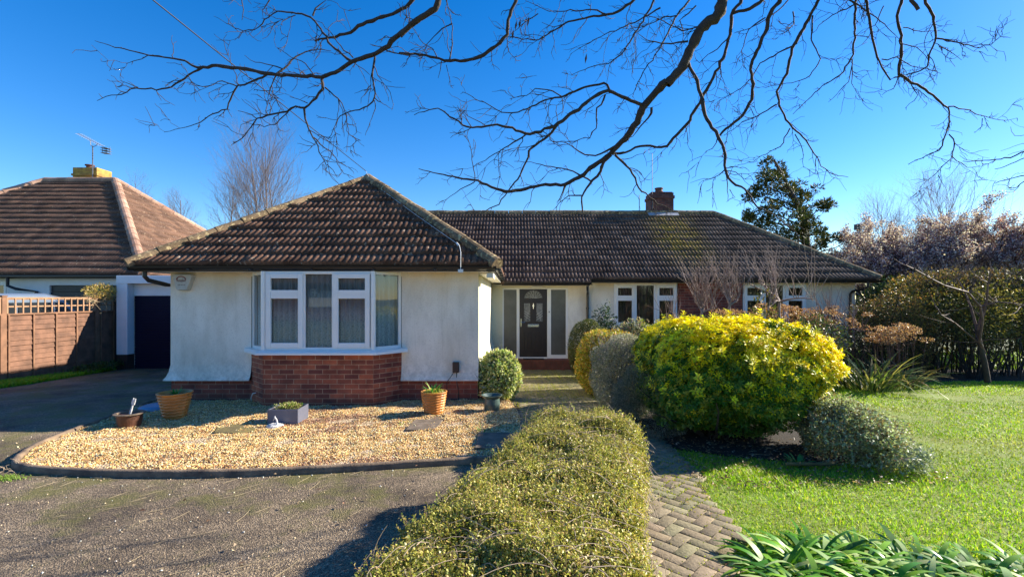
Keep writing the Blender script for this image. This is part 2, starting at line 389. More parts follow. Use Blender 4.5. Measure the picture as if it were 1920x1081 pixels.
M['kerb'] = simple('concrete edging', (0.27, 0.19, 0.12), 0.9, 0.3, 7, 0.7, 60, c2=(0.08, 0.055, 0.04))
M['wood'] = simple('orange brown fence wood', (0.28, 0.14, 0.075), 0.75, 0.25, 5, 0.5, 40)
M['wood2'] = simple('dull brown lap boards', (0.235, 0.115, 0.068), 0.8, 0.3, 4, 0.6, 40)
M['wood3'] = simple('pale trellis wood', (0.42, 0.24, 0.13), 0.75, 0.2, 8, 0.4, 60)
M['darkpost'] = simple('dark stained wood', (0.05, 0.028, 0.022), 0.7, 0.2, 6)
M['bark'] = simple('dark bark', (0.065, 0.045, 0.034), 0.85, 0.3, 14, 0.8, 50, c2=(0.03, 0.022, 0.018))
M['whip'] = simple('pinkish pale whip bark', (0.36, 0.25, 0.21), 0.7, 0.25, 10)
M['twig'] = simple('pinkish twig bark', (0.14, 0.10, 0.085), 0.8, 0.2, 8)
M['paletwig'] = simple('pale twig bark', (0.50, 0.38, 0.27), 0.7, 0.25, 10)
M['purpletwig'] = simple('purple brown twig bark', (0.16, 0.085, 0.075), 0.7, 0.25, 10)
M['greytwig'] = simple('grey twig bark', (0.20, 0.16, 0.16), 0.8, 0.2, 8)
M['dryTwig'] = simple('straw stem', (0.50, 0.40, 0.24), 0.8, 0.25, 10)
M['leaf'] = foliage('leaf', 0.42, 0.35)
M['leaf_gloss'] = foliage('glossy leaf', 0.42, 0.3, 0.35)
M['grass'] = foliage('grass blade', 0.5, 0.45)
M['needle'] = foliage('needle', 0.6, 0.12, 0.2)
M['petal'] = foliage('petal', 0.6, 0.4, 0.2)
M['gravelst'] = attr_mat('gravel stone', 0.7)
M['paver'] = attr_mat('clay paver', 0.88, 0.6, 50)
def glass_mat():
    m, n, l, b = mat_new('window glass'); n.remove(b)
    t = n.new('ShaderNodeBsdfTransparent'); t.inputs[0].default_value = (0.82, 0.86, 0.85, 1)
    g = n.new('ShaderNodeBsdfGlossy'); g.inputs['Roughness'].default_value = 0.015; g.inputs['Color'].default_value = (0.9, 0.95, 1, 1)
    f = n.new('ShaderNodeFresnel'); f.inputs[0].default_value = 1.7
    mx = n.new('ShaderNodeMixShader'); l.new(f.outputs[0], mx.inputs[0]); l.new(t.outputs[0], mx.inputs[1]); l.new(g.outputs[0], mx.inputs[2])
    l.new(mx.outputs[0], n['Material Output'].inputs['Surface']); return m
M['glass'] = glass_mat()
def lace_mat():
    m, n, l, b = mat_new('net curtain'); o = coord(n)
    mp = n.new('ShaderNodeMapping'); mp.inputs['Scale'].default_value = (1, 0.2, 1); l.new(o, mp.inputs[0])
    v = n.new('ShaderNodeTexVoronoi'); v.feature = 'DISTANCE_TO_EDGE'; v.inputs['Scale'].default_value = 34; l.new(mp.outputs[0], v.inputs['Vector'])
    sp = n.new('ShaderNodeSeparateXYZ'); l.new(o, sp.inputs[0])
    mr = n.new('ShaderNodeMapRange'); mr.inputs[1].default_value = 1.62; mr.inputs[2].default_value = 1.45; l.new(sp.outputs[2], mr.inputs[0])
    lace = ramp(n, l, v.outputs['Distance'], [(0.03, (0.84, 0.90, 0.92)), (0.35, (0.50, 0.60, 0.64))])
    c = mix(n, l, mr.outputs[0], (0.50, 0.53, 0.55), lace)
    l.new(c, b.inputs['Base Color']); b.inputs['Roughness'].default_value = 0.9
    tr = n.new('ShaderNodeBsdfTransparent'); mx = n.new('ShaderNodeMixShader'); mx.inputs[0].default_value = 0.12
    l.new(b.outputs[0], mx.inputs[1]); l.new(tr.outputs[0], mx.inputs[2]); l.new(mx.outputs[0], n['Material Output'].inputs['Surface'])
    return m
M['lace'] = lace_mat()
M['curtain'] = simple('dull curtain', (0.16, 0.13, 0.11), 0.9, 0.3, 3)
M['obscure'] = simple('obscured glass', (0.13, 0.13, 0.12), 0.18, 0.15, 3, 0.15, 140)
M['leadglass'] = simple('leaded obscure glass', (0.22, 0.22, 0.21), 0.25, 0.3, 20, 0.5, 60)
M['lightstrip'] = simple('pale came', (0.62, 0.60, 0.55), 0.4, 0.1)
M['room'] = simple('dim room lining', (0.10, 0.09, 0.08), 0.9)
M['carpaint'] = simple('silver blue car paint', (0.22, 0.28, 0.36), 0.25, 0.03, 2, metal=0.5)
M['carglass'] = simple('dark car glass', (0.02, 0.025, 0.03), 0.08, 0.05)
M['tyre'] = simple('tyre rubber', (0.02, 0.02, 0.02), 0.8)
M['lampred'] = simple('red lamp lens', (0.4, 0.02, 0.02), 0.2)
M['wire'] = simple('black cable', (0.015, 0.015, 0.02), 0.5)
M['porcelain'] = simple('white insulator', (0.75, 0.75, 0.73), 0.4, 0.04)
M['pole'] = simple('weathered pole', (0.10, 0.08, 0.07), 0.8)
# ------------------------------------------------------------------ the ground and its surfaces
def sheet(name, poly, off, mat, thick=0.0, kind='structure', cuts=(7.8, 9, 10.5, 12, 14.0)):
    bm = bmesh.new(); bm.faces.new([bm.verts.new((x, y, 0)) for x, y in poly]); bm.normal_update()
    for f in bm.faces:
        if f.normal.z < 0: f.normal_flip()
    for c in cuts:
        bmesh.ops.bisect_plane(bm, geom=bm.verts[:]+bm.edges[:]+bm.faces[:], plane_co=(0, c, 0), plane_no=(0, 1, 0), dist=1e-5)
    bmesh.ops.triangulate(bm, faces=bm.faces[:])
    if thick:
        r = bmesh.ops.extrude_face_region(bm, geom=bm.faces[:])
        vs_ = {v for v in r['geom'] if isinstance(v, bmesh.types.BMVert)}
        for v in bm.verts: v.co.z = gzf(v.co.y)+(off if v in vs_ else off-thick)
    else:
        for v in bm.verts: v.co.z = gzf(v.co.y)+off
    bm.normal_update()
    me = bpy.data.meshes.new(name); bm.to_mesh(me); bm.free()
    o = link(name, me, mat); return tag(o, kind=kind)
def smooth_poly(pts, it=2, closed=True):
    for _ in range(it):
        q = []; n = len(pts)
        for i in range(n if closed else n-1):
            a, b = pts[i], pts[(i+1) % n]
            q += [(a[0]*.75+b[0]*.25, a[1]*.75+b[1]*.25), (a[0]*.25+b[0]*.75, a[1]*.25+b[1]*.75)]
        pts = q if closed else [pts[0]]+q+[pts[-1]]
    return pts
def earth_mat():
    m, n, l, b = mat_new('rough ground'); v = coord(n)
    l.new(ramp(n, l, noise(n, l, v, 0.6, 8, 0.7), [(0.35, (0.05, 0.07, 0.02)), (0.65, (0.10, 0.12, 0.035))]), b.inputs['Base Color'])
    b.inputs['Roughness'].default_value = 0.95; return m
sheet('ground', [(-400, -60), (400, -60), (400, 900), (-400, 900)], -0.02, earth_mat())
def tarmac():
    m, n, l, b = mat_new('old tarmac'); v = coord(n)
    vo = n.new('ShaderNodeTexVoronoi'); vo.inputs['Scale'].default_value = 110; l.new(v, vo.inputs['Vector'])
    st = ramp(n, l, vo.outputs['Color'], [(0.15, (0.065, 0.048, 0.032)), (0.5, (0.17, 0.130, 0.088)), (0.75, (0.29, 0.222, 0.15)), (0.95, (0.52, 0.41, 0.28))])
    big = ramp(n, l, noise(n, l, v, 1.1, 6, 0.65), [(0.36, (0.45, 0.41, 0.36)), (0.60, (1.4, 1.35, 1.25))])
    c = mix(n, l, 1.0, st, big, 'MULTIPLY')
    mo = noise(n, l, v, 1.6, 8, 0.72)
    sp = n.new('ShaderNodeSeparateXYZ'); l.new(v, sp.inputs[0])
    # moss is thickest along the edging of the gravel bed and the path
    mr = n.new('ShaderNodeMapRange'); mr.inputs[1].default_value = 3.2; mr.inputs[2].default_value = 4.8; l.new(sp.outputs[1], mr.inputs[0])
    ad = n.new('ShaderNodeMath'); ad.operation = 'MULTIPLY_ADD'; ad.inputs[1].default_value = 0.10; l.new(mr.outputs[0], ad.inputs[0]); l.new(mo, ad.inputs[2])
    c = mix(n, l, ramp(n, l, ad.outputs[0], [(0.55, 0), (0.68, 0.7)]), c, (0.15, 0.145, 0.02))
    c = mix(n, l, ramp(n, l, noise(n, l, v, 240, 2, 0.8), [(0.38, 0.4), (0.6, 0)]), c, (0.03, 0.025, 0.022))
    l.new(c, b.inputs['Base Color']); b.inputs['Roughness'].default_value = 0.8
    bump(n, l, vo.outputs['Distance'], 0.9, 0.009, b); return m
M['tarmac'] = tarmac()
driveL = -10.35
sheet('driveway', [(-10.1, -2), (1.6, -2), (1.6, 2.0), (1.1, 2.6), (1.0, 4.5), (0.3, 5.2), (0.3, 7.4), (-5.7, 8), (-5.57, 14), (-10.6, 14.2), (-10.45, 12.0), (-10.1, 9.6)], 0.0, M['tarmac'])
bed = smooth_poly([(0.55, 5.16), (-0.9, 4.92), (-1.9, 4.72), (-3.1, 4.60), (-4.3, 4.66), (-4.95, 4.80), (-5.22, 5.15), (-5.42, 5.60), (-5.55, 6.3), (-5.72, 7.4), (-5.85, 8.3), (-5.4, 8.4), (-0.5, 8.4), (-0.25, 8.5), (-0.05, 7.8), (0.12, 7.0), (0.10, 6.0), (0.35, 5.5)], 2)
def gravel_base():
    m, n, l, b = mat_new('gravel ground'); v = coord(n)
    vo = n.new('ShaderNodeTexVoronoi'); vo.inputs['Scale'].default_value = 55; l.new(v, vo.inputs['Vector'])
    c = ramp(n, l, vo.outputs['Color'], [(0.1, (0.20, 0.10, 0.05)), (0.5, (0.50, 0.35, 0.19)), (0.9, (0.68, 0.58, 0.42))])
    l.new(c, b.inputs['Base Color']); b.inputs['Roughness'].default_value = 0.85; bump(n, l, vo.outputs['Distance'], 1.0, 0.02, b); return m
sheet('gravel_bed', bed, 0.03, gravel_base(), 0.05)
# stones
def inside(poly, X, Y):
    r = np.zeros(len(X), bool); n = len(poly)
    for i in range(n):
        x0, y0 = poly[i]; x1, y1 = poly[(i+1) % n]
        c = ((y0 > Y) != (y1 > Y)) & (X < (x1-x0)*(Y-y0)/(y1-y0+1e-12)+x0); r ^= c
    return r
def scatter(poly, n, rng=None):
    rng = rng or RNG; a = np.array(poly); lo, hi = a.min(0), a.max(0)
    Q = rng.uniform(lo, hi, (int(n), 2)); return Q[inside(poly, Q[:, 0], Q[:, 1])]
def pebbles(name, Q, z0, size, C, mat, parent=None, flat=0.6):
    n = len(Q); o = np.array([[1, 0, 0], [0, 1, 0], [-1, 0, 0], [0, -1, 0], [0, 0, 1], [0, 0, -1]], float)
    s = size*(1+RNG.normal(0, 0.3, (n, 1, 1))).clip(0.4, 2)
    V = o[None]*s*np.array([1, 1, flat])*(1+RNG.normal(0, 0.25, (n, 6, 1)))
    a = RNG.uniform(0, 6.28, n); b = RNG.normal(0, 0.5, n)
    ca, sa, cb, sb = np.cos(a), np.sin(a), np.cos(b), np.sin(b)
    x, y, z = V[..., 0], V[..., 1], V[..., 2]
    x, z = x*cb[:, None]-z*sb[:, None], x*sb[:, None]+z*cb[:, None]
    x, y = x*ca[:, None]-y*sa[:, None], x*sa[:, None]+y*ca[:, None]
    zb = gz(Q[:, 1])+z0
    V = np.stack([x+Q[:, :1], y+Q[:, 1:2], z+zb[:, None]], -1).reshape(-1, 3)
    f = np.array([[0, 1, 4], [1, 2, 4], [2, 3, 4], [3, 0, 4], [1, 0, 5], [2, 1, 5], [3, 2, 5], [0, 3, 5]])
    I = (np.arange(n)[:, None, None]*6+f[None]).reshape(-1, 3)
    return npmesh(name, V, 3, I, mat, parent, cols=np.repeat(C, 6, 0))
Q = scatter(bed, 260000); 
patch = lump(np.c_[Q, np.zeros(len(Q))], 3.0, 1.0, 3)
bed_in = inside(bed, Q[:, 0], Q[:, 1])
C1 = pick([(0.76, 0.51, 0.19), (0.82, 0.62, 0.29), (0.62, 0.37, 0.12), (0.54, 0.37, 0.17), (0.33, 0.15, 0.06), (0.84, 0.72, 0.46)], len(Q), 0.18)
C2 = pick([(0.36, 0.19, 0.11), (0.24, 0.12, 0.075), (0.55, 0.36, 0.22)], len(Q), 0.2)
C1 = np.where((patch+RNG.normal(0, .5, len(Q)) > 0.95)[:, None], C2, C1)
hgt = 0.034+np.abs(RNG.normal(0, 0.006, len(Q)))
bumpz = lump(np.c_[Q, np.zeros(len(Q))], 14.0, 0.010, 9)
o = pebbles('gravel', Q, hgt+bumpz*1.3, 0.0078, C1, M['gravelst']); tag(o, 'loose pale golden gravel spread over the bed in front of the bay window', 'gravel', kind='stuff')
# kerb edging round the front and the left of the bed
edge_pts = smooth_poly([(0.62, 5.16), (-0.9, 4.90), (-1.9, 4.70), (-3.1, 4.58), (-4.3, 4.64), (-4.98, 4.78), (-5.26, 5.13), (-5.46, 5.58), (-5.58, 6.3), (-5.75, 7.4), (-5.85, 8.0)], 3, False)
V = []
for i, (x, y) in enumerate(edge_pts):
    a = edge_pts[max(i-1, 0)]; b_ = edge_pts[min(i+1, len(edge_pts)-1)]
    t = Vector((b_[0]-a[0], b_[1]-a[1])).normalized(); nn = Vector((t.y, -t.x))
    wv = random.uniform(-0.004, 0.004)
    for s, z in ((0.030, -0.01), (0.030, 0.055+wv), (0.018, 0.068+wv), (-0.018, 0.068+wv), (-0.03, 0.055+wv), (-0.03, -0.01)):
        V.append((x+nn.x*s, y+nn.y*s, gzf(y)+z))
V = np.array(V); k = len(edge_pts)
I = np.array([[i*6+j, i*6+j+1, (i+1)*6+j+1, (i+1)*6+j] for i in range(k-1) for j in range(5)])[:, ::-1]
tag(npmesh('kerb', V, 4, I, M['kerb']), kind='structure')
# path of block paving
pathpoly = [(0.55, -1.0), (1.35, -1.0), (1.45, 2.0), (1.50, 2.9), (1.66, 3.8), (1.80, 5.0), (1.72, 6.4), (1.45, 8.0), (1.35, 9.5), (2.0, 10.6), (2.05, 12.55), (-0.5, 12.7), (-0.5, 8.55), (-0.22, 8.45), (0.0, 7.8), (0.16, 7.0), (0.14, 6.0), (0.36, 5.5), (0.60, 5.1), (0.9, 3.8), (0.7, 2.0)]
sheet('path_bed', pathpoly, 0.012, simple('mossy soil joints', (0.10, 0.09, 0.03), 0.95, 0.3, 5, 0.8, 60, c2=(0.04, 0.03, 0.02)), 0.02)
bv, bi, bc = [], [], []
e = 0.5**0.5; bw, bl = 0.10, 0.20
for i in range(-140, 140):
    for j in range(-40, 40):
        # herringbone: unit cells
        for kx, (ox, oy, lw, lh) in enumerate(((0, 0, bl, bw), (0, bw, bw, bl))):
            x0 = (i*bw)+j*2*bl*0+ox; y0 = i*bw+oy
            x0 = i*bw+j*0.4+ox; y0 = i*bw+oy
            x0 += 0; 
            cx, cy = x0+lw/2, y0+lh/2
            X = (cx*e-cy*e)*1.0; Y = (cx*e+cy*e)
            bv.append((X, Y, lw, lh))
bv = np.array(bv); bv[:, 1] += 0.0
# second family of the weave comes from shifting whole rows
keep = inside(pathpoly, bv[:, 0], bv[:, 1]) & (bv[:, 1] > -0.5)
bv = bv[keep]
Vs, Is, Cs = [], [], []
for (X, Y, lw, lh) in bv:
    g = 0.0024; a = lw/2-g; b_ = lh/2-g; z1 = 0.028+RNG.normal(0, 0.0010); tx, ty = RNG.normal(0, 0.005, 2); rt = RNG.normal(0, 0.02)
    c0 = pick([(0.25, 0.20, 0.13), (0.26, 0.205, 0.135), (0.22, 0.18, 0.115), (0.25, 0.22, 0.13)], 1, 0.06)[0]
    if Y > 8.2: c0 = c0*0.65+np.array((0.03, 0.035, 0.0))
    base = len(Vs)
    for (q, z) in ((1.0, 0.0), (1.0, z1-0.003), (0.955, z1)):
        for sx, sy in ((-1, -1), (1, -1), (1, 1), (-1, 1)):
            u, v_ = sx*(a-(1-q)*0.09), sy*(b_-(1-q)*0.09); u, v_ = u-rt*v_, v_+rt*u
            Vs.append((X+(u-v_)*e, Y+(u+v_)*e, gzf(Y)+z+(tx*u+ty*v_ if z > 0 else 0))); Cs.append(c0)
    for r_ in range(2):
        for s_ in range(4): Is.append((base+r_*4+s_, base+r_*4+(s_+1) % 4, base+(r_+1)*4+(s_+1) % 4, base+(r_+1)*4+s_))
    Is.append((base+8, base+9, base+10, base+11))
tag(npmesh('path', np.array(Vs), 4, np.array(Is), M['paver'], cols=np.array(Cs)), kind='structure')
# moss tufts in the joints and leaf litter
Q = scatter(pathpoly, 190000); mask = lump(np.c_[Q, np.zeros(len(Q))], 2.0, 1.0, 11)
e1 = (Q[:, 0]+Q[:, 1])*e/0.1; e2 = (Q[:, 1]-Q[:, 0])*e/0.1
near = (np.abs(e1-np.round(e1)) < 0.13) | (np.abs(e2-np.round(e2)) < 0.13)
Q = Q[near & (mask+RNG.normal(0, .35, len(mask)) > -0.3)]
P = np.c_[Q, gz(Q[:, 1])+0.020]; N = np.tile([0, 0, 1.0], (len(P), 1))
leaf_at('moss', P, N, M['leaf'], None, 0.016, 0.009, pick([(0.34, 0.38, 0.02), (0.20, 0.24, 0.02), (0.44, 0.42, 0.05)], len(P), 0.2), 0.75)
tag(bpy.data.objects['moss'], 'bright green moss in the joints of the block path', 'moss', kind='stuff')
# lawn
lawnpoly = [(1.30, -2), (1.42, 2.0), (1.46, 2.9), (1.62, 3.8), (1.76, 5.0), (1.70, 5.5), (2.3, 5.2), (3.2, 4.9), (4.3, 5.0), (4.75, 6.0), (4.75, 7.0), (4.4, 8.0), (4.6, 9.6), (6.6, 9.9), (8.0, 10.4), (22, 10.6), (22, -2)]
M['lawnbase'] = simple('lawn floor', (0.18, 0.27, 0.022), 0.95, 0.3, 3, 0.6, 50, c2=(0.17, 0.19, 0.035))
sheet('lawn', lawnpoly, 0.0, M['lawnbase'])
bedpoly = [(1.8, 5.5), (2.3, 5.2), (3.2, 4.9), (4.3, 5.0), (4.75, 6.0), (4.75, 7.0), (4.4, 8.0), (4.6, 9.6), (6.6, 9.9), (8.0, 10.4), (22, 10.6), (22, 12.6), (9.4, 13.1), (2.1, 13.1), (2.05, 10.6), (1.4, 9.5), (1.5, 8.0), (1.78, 6.4)]
M['soil2'] = simple('dark mulch', (0.035, 0.024, 0.015), 0.95, 0.35, 12, 1.0, 60)
sheet('soil_bed', bedpoly, 0.012, M['soil2'], 0.03)
def blades(name, Q, h, w, C, label, cat, lean=0.5, parent=None, zoff=0.0):
    n = len(Q); P = np.c_[Q, gz(Q[:, 1])+zoff]
    a = RNG.uniform(0, 6.28, n); D = np.c_[np.cos(a)*lean, np.sin(a)*lean, np.ones(n)]+RNG.normal(0, 0.15, (n, 3)); D = unit(D)
    S = np.c_[-np.sin(a), np.cos(a), np.zeros(n)]; h = h[:, None]; w = w if np.isscalar(w) else w[:, None]
    m1 = P+D*h*0.55; D2 = unit(D+np.c_[np.cos(a), np.sin(a), -np.ones(n)*0.4]*0.5)
    V = np.stack([P-S*w, P+S*w, m1+S*w*0.8, m1-S*w*0.8, m1+D2*h*0.5], 1).reshape(-1, 3)
    b = np.arange(n)[:, None]*5
    I = np.concatenate([b+np.array([0, 1, 2]), b+np.array([0, 2, 3]), b+np.array([3, 2, 4])])
    o = npmesh(name, V, 3, I, M['grass'], parent, cols=np.repeat(C, 5, 0)); 
    if label: tag(o, label, cat, kind='stuff')
    return o
Qn = scatter([(p[0], p[1]) for p in lawnpoly], 1500000)
# keep density roughly even on screen
d = np.hypot(Qn[:, 0], Qn[:, 1]); vis = (np.abs(Qn[:, 0]) < Qn[:, 1]*1.6+2.5)&(Qn[:, 1]>0.9)&(Qn[:, 0] < 15)
kp = vis & (RNG.uniform(size=len(Qn)) < np.clip((3.6/d)**1.15, 0.25, 1)); Qn = Qn[kp]
d = np.hypot(Qn[:, 0], Qn[:, 1])
t1 = lump(np.c_[Qn, np.zeros(len(Qn))], 2.2, 1.0, 21); t2 = lump(np.c_[Qn, np.zeros(len(Qn))], 0.7, 1.0, 22)
h = np.clip(0.030+0.010*t1+RNG.normal(0, 0.008, len(Qn)), 0.012, 0.08)
tuft = np.clip(1-np.hypot((Qn[:, 0]-2.3)/0.75, (Qn[:, 1]-4.55)/0.35), 0, 1)+np.clip(1-np.hypot((Qn[:, 0]-3.9)/0.8, (Qn[:, 1]-4.7)/0.4), 0, 1)
h = h*(1+1.4*tuft)
Cg = pick([(0.20, 0.36, 0.010), (0.31, 0.45, 0.015), (0.44, 0.50, 0.035), (0.48, 0.43, 0.12)], len(Qn), 0.18, wts=[.42, .33, .17, .08])
wear = np.clip(lump(np.c_[Qn, np.zeros(len(Qn))], 1.5, 1.0, 23)-0.5, 0, 1)[:, None]
Cg = Cg*np.clip(1+0.22*t2[:, None]+0.16*t1[:, None], 0.55, 1.45)*(1-.5*wear)+wear*.5*np.array((.40, .34, .13))
thin = (t1+0.6*t2+RNG.normal(0, 0.4, len(Qn))) > -1.5
blades('lawn_grass', Qn[thin], h[thin], (0.0022*np.sqrt(d/3.0))[thin], Cg[thin], 'short bright green lawn grass right of the path', 'grass', 0.6)
# verge by the fence
vp = [(-10.95, 6.0), (-10.3, 6.0), (-10.05, 8.5), (-10.1, 10.0), (-10.4, 11.6), (-10.7, 13.0), (-10.95, 13.0)]
Q = scatter(vp, 26000)
blades('verge_grass', Q, 0.06+RNG.uniform(0, 0.07, len(Q)), 0.006, pick([(0.12, 0.36, 0.015), (0.18, 0.46, 0.02), (0.26, 0.38, 0.03)], len(Q), 0.2), 'lush green grass verge along the foot of the wooden fence', 'grass', 0.5)

# ------------------------------------------------------------------ roofs
def roof_face(name, A, U, Lu, S, Ls, iL, iR, mat, parent, gauge=0.3, roll=0.1, dep=0.020, high=True):
    A, U, S = Vector(A), Vector(U).normalized(), Vector(S).normalized(); n = U.cross(S).normalized()
    if n.z < 0: n = -n
    nc = int(math.ceil(Ls/gauge-1e-6))
    fr = [(0.0, 0.0), (0.24, 0.0), (0.36, 1.0), (0.88, 1.0)] if high else [(0.0, 0.0), (0.5, 1.0)]
    us, hs = [], []
    for k in range(int(Lu/roll)+1):
        for f, h_ in fr:
            u = (k+f)*roll
            if u < Lu: us.append(u); hs.append(h_*dep)
    us.append(Lu); hs.append(0); us = np.array(us); hs = np.array(hs); m = len(us)
    V, UVs, I = [], [], []
    for c in range(nc):
        v0 = c*gauge; v1 = min((c+1)*gauge, Ls)
        wob = RNG.normal(0, 0.0075, m//12+2).repeat(12)[:m]
        for (v, hh, fl) in ((v0, -0.01+0*hs, 0.0), (v0-0.005, hs+0.050+wob, 0.0), (v1, hs+0.008, 1.0)):
            uc = np.clip(us, iL*v, max(Lu-iR*v, iL*v))
            p = np.array(A)[None]+uc[:, None]*np.array(U)+v*np.array(S)+hh[:, None]*np.array(n)
            V.append(p); UVs.append(np.c_[uc, np.full(m, c*0.3+0.01+fl*0.28)])
        b = c*3*m
        for r_ in range(2):
            w0 = np.abs(np.diff(np.clip(us, iL*v0, Lu-iR*v0)))+np.abs(np.diff(np.clip(us, iL*v1, max(Lu-iR*v1, iL*v1))))
            j = np.nonzero(w0 > 1e-5)[0]
            I.append(np.stack([b+r_*m+j, b+r_*m+j+1, b+(r_+1)*m+j+1, b+(r_+1)*m+j], -1))
    return npmesh(name, np.concatenate(V), 4, np.concatenate(I), mat, parent, uv=np.concatenate(UVs))
def ridge_line(name, a, b, rad, mat, parent, seg=0.45):
    a, b = Vector(a), Vector(b); L = (b-a).length; t = (b-a)/L; n = max(1, int(round(L/seg))); mb = MB()
    side = t.cross(Vector((0, 0, 1))).normalized(); up = side.cross(t).normalized()
    K = 9
    for i in range(n):
        p0 = a+t*(L*i/n); p1 = a+t*(L*(i+1)/n-0.012)
        j0, j1 = random.uniform(-0.008, 0.008), random.uniform(-0.008, 0.008)
        r0, r1 = rad*1.04, rad*0.97
        A_, B_ = [], []
        for k in range(K+1):
            an = math.pi*(-0.18+1.36*k/K)
            A_.append(p0+side*math.cos(an)*r0+up*(math.sin(an)*r0-rad*0.35+j0)); B_.append(p1+side*math.cos(an)*r1+up*(math.sin(an)*r1-rad*0.35+j1))
        for k in range(K): mb.face([A_[k], B_[k], B_[k+1], A_[k+1]], uv=[(i*0.3+.02, k*.03), (i*.3+.28, k*.03), (i*.3+.28, k*.03+.03), (i*.3+.02, k*.03+.03)], sm=True)
        mb.face(A_); mb.face(B_[::-1])
    return mb.build(name, mat, parent)
def hip_roof(parent, x0, x1, y0, y1, ze, tanp, mat, rmat, names, ridge_z=None, faces='FBLR', gauge=0.3, dx0=None, roll=0.1):
    cosp = math.cos(math.atan(tanp)); sinp = math.sin(math.atan(tanp)); h = (y1-y0)/2; Ls = h/cosp; ins = cosp
    if 'F' in faces: roof_face(names, (x0, y0, ze), (1, 0, 0), x1-x0, (0, cosp, sinp), Ls, ins, ins, mat, parent, gauge, roll)
    if 'B' in faces: roof_face(names, (x0, y1, ze), (1, 0, 0), x1-x0, (0, -cosp, sinp), Ls, ins, ins, mat, parent, gauge, roll)
    if 'L' in faces: roof_face(names, (x0, y0, ze), (0, 1, 0), y1-y0, (cosp, 0, sinp), Ls, ins, ins, mat, parent, gauge, roll)
    if 'R' in faces: roof_face(names, (x1, y0, ze), (0, 1, 0), y1-y0, (-cosp, 0, sinp), Ls, ins, ins, mat, parent, gauge, roll)
    return h, ze+h*tanp

# ------------------------------------------------------------------ the bungalow
H = empty('bungalow', (1.9, 13.2, -0.27), 'white rendered bungalow with bay window, black front door and brown tiled hipped roof', 'house')
WX0, WX1, WY = -5.57, -0.545, 7.83       # wing
MY, MX1 = 13.15, 9.40                     # main front wall, right end
def wing_piece(xa, xb, left, right, name):
    mb = MB(); levels = [(0.37, 0.075), (0.385, 0.075), (0.43, 0.045), (0.50, 0.02), (0.62, 0.0), (2.14, 0.0)]
    rings = []
    for z, f in levels:
        rings.append([(xa-(f if left else 0), WY-f, z), (xb+(f if right else 0), WY-f, z)])
    for i in range(len(rings)-1):
        a, b = rings[i], rings[i+1]
        mb.quad(a[0], a[1], b[1], b[0])
        if left: mb.quad((a[0][0], 13.2, a[0][2]), a[0], b[0], (b[0][0], 13.2, b[0][2]))
        if right: mb.quad(a[1], (a[1][0], 13.2, a[1][2]), (b[1][0], 13.2, b[1][2]), b[1])
    a = rings[0]; mb.quad((a[0][0], 8.1, .37), (a[1][0], 8.1, .37), a[1], a[0])
    if left: mb.quad((xa, 13.2, .37), (xa, 8, .37), a[0], (a[0][0], 13.2, .37))
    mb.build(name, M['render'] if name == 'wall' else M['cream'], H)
BL, BR = -4.25, -1.80                      # bay inner corners
wing_piece(WX0, BL, True, False, 'wall'); wing_piece(BR, WX1-0.002, False, False, 'wall')
# right flank of the wing in cream, with the same flared foot
mb = MB(); lv = [(0.37, 0.07), (0.385, 0.07), (0.43, 0.045), (0.50, 0.02), (0.62, 0.0), (2.14, 0.0)]
for i in range(len(lv)-1):
    (za, fa), (zb, fb) = lv[i], lv[i+1]; mb.quad((WX1+fa, WY-fa, za), (WX1+fa, 13.2, za), (WX1+fb, 13.2, zb), (WX1+fb, WY-fb, zb))
mb.quad((WX1-.02, 13.2, .37), (WX1+.07, 13.2, .37), (WX1+.07, WY-.07, .37), (WX1-.02, WY, .37))
mb.build('side_wall', M['cream'], H)
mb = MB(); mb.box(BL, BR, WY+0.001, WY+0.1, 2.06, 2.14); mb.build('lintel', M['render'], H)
mb = MB()
mb.box(WX0+0.01, BL, WY+0.005, WY+0.3, -0.1, 0.37); mb.build('plinth', M['brick2'], H); mb = MB(); mb.box(BR, WX1-0.01, WY+0.005, WY+0.3, -0.1, 0.37)
mb.build('plinth', M['brick2'], H); mb = MB()
mb.box(WX0+0.01, WX0+0.3, WY+0.3, 13.2, -0.4, 0.37); mb.build('plinth', M['brick2'], H); mb = MB(); mb.box(WX1-0.3, WX1-0.01, WY+0.3, 13.2, -0.4, 0.37)
mb.build('plinth', M['brick2'], H)
# faint raised lines in the render
for x in (WX0, WX1-0.36):
    for z in (1.63, 1.60, 1.36, 1.33): mb = MB(); mb.box(x+0.02, x+0.34, WY-0.002, WY, z, z+0.005); mb.build('render_joint', M['render'], H)
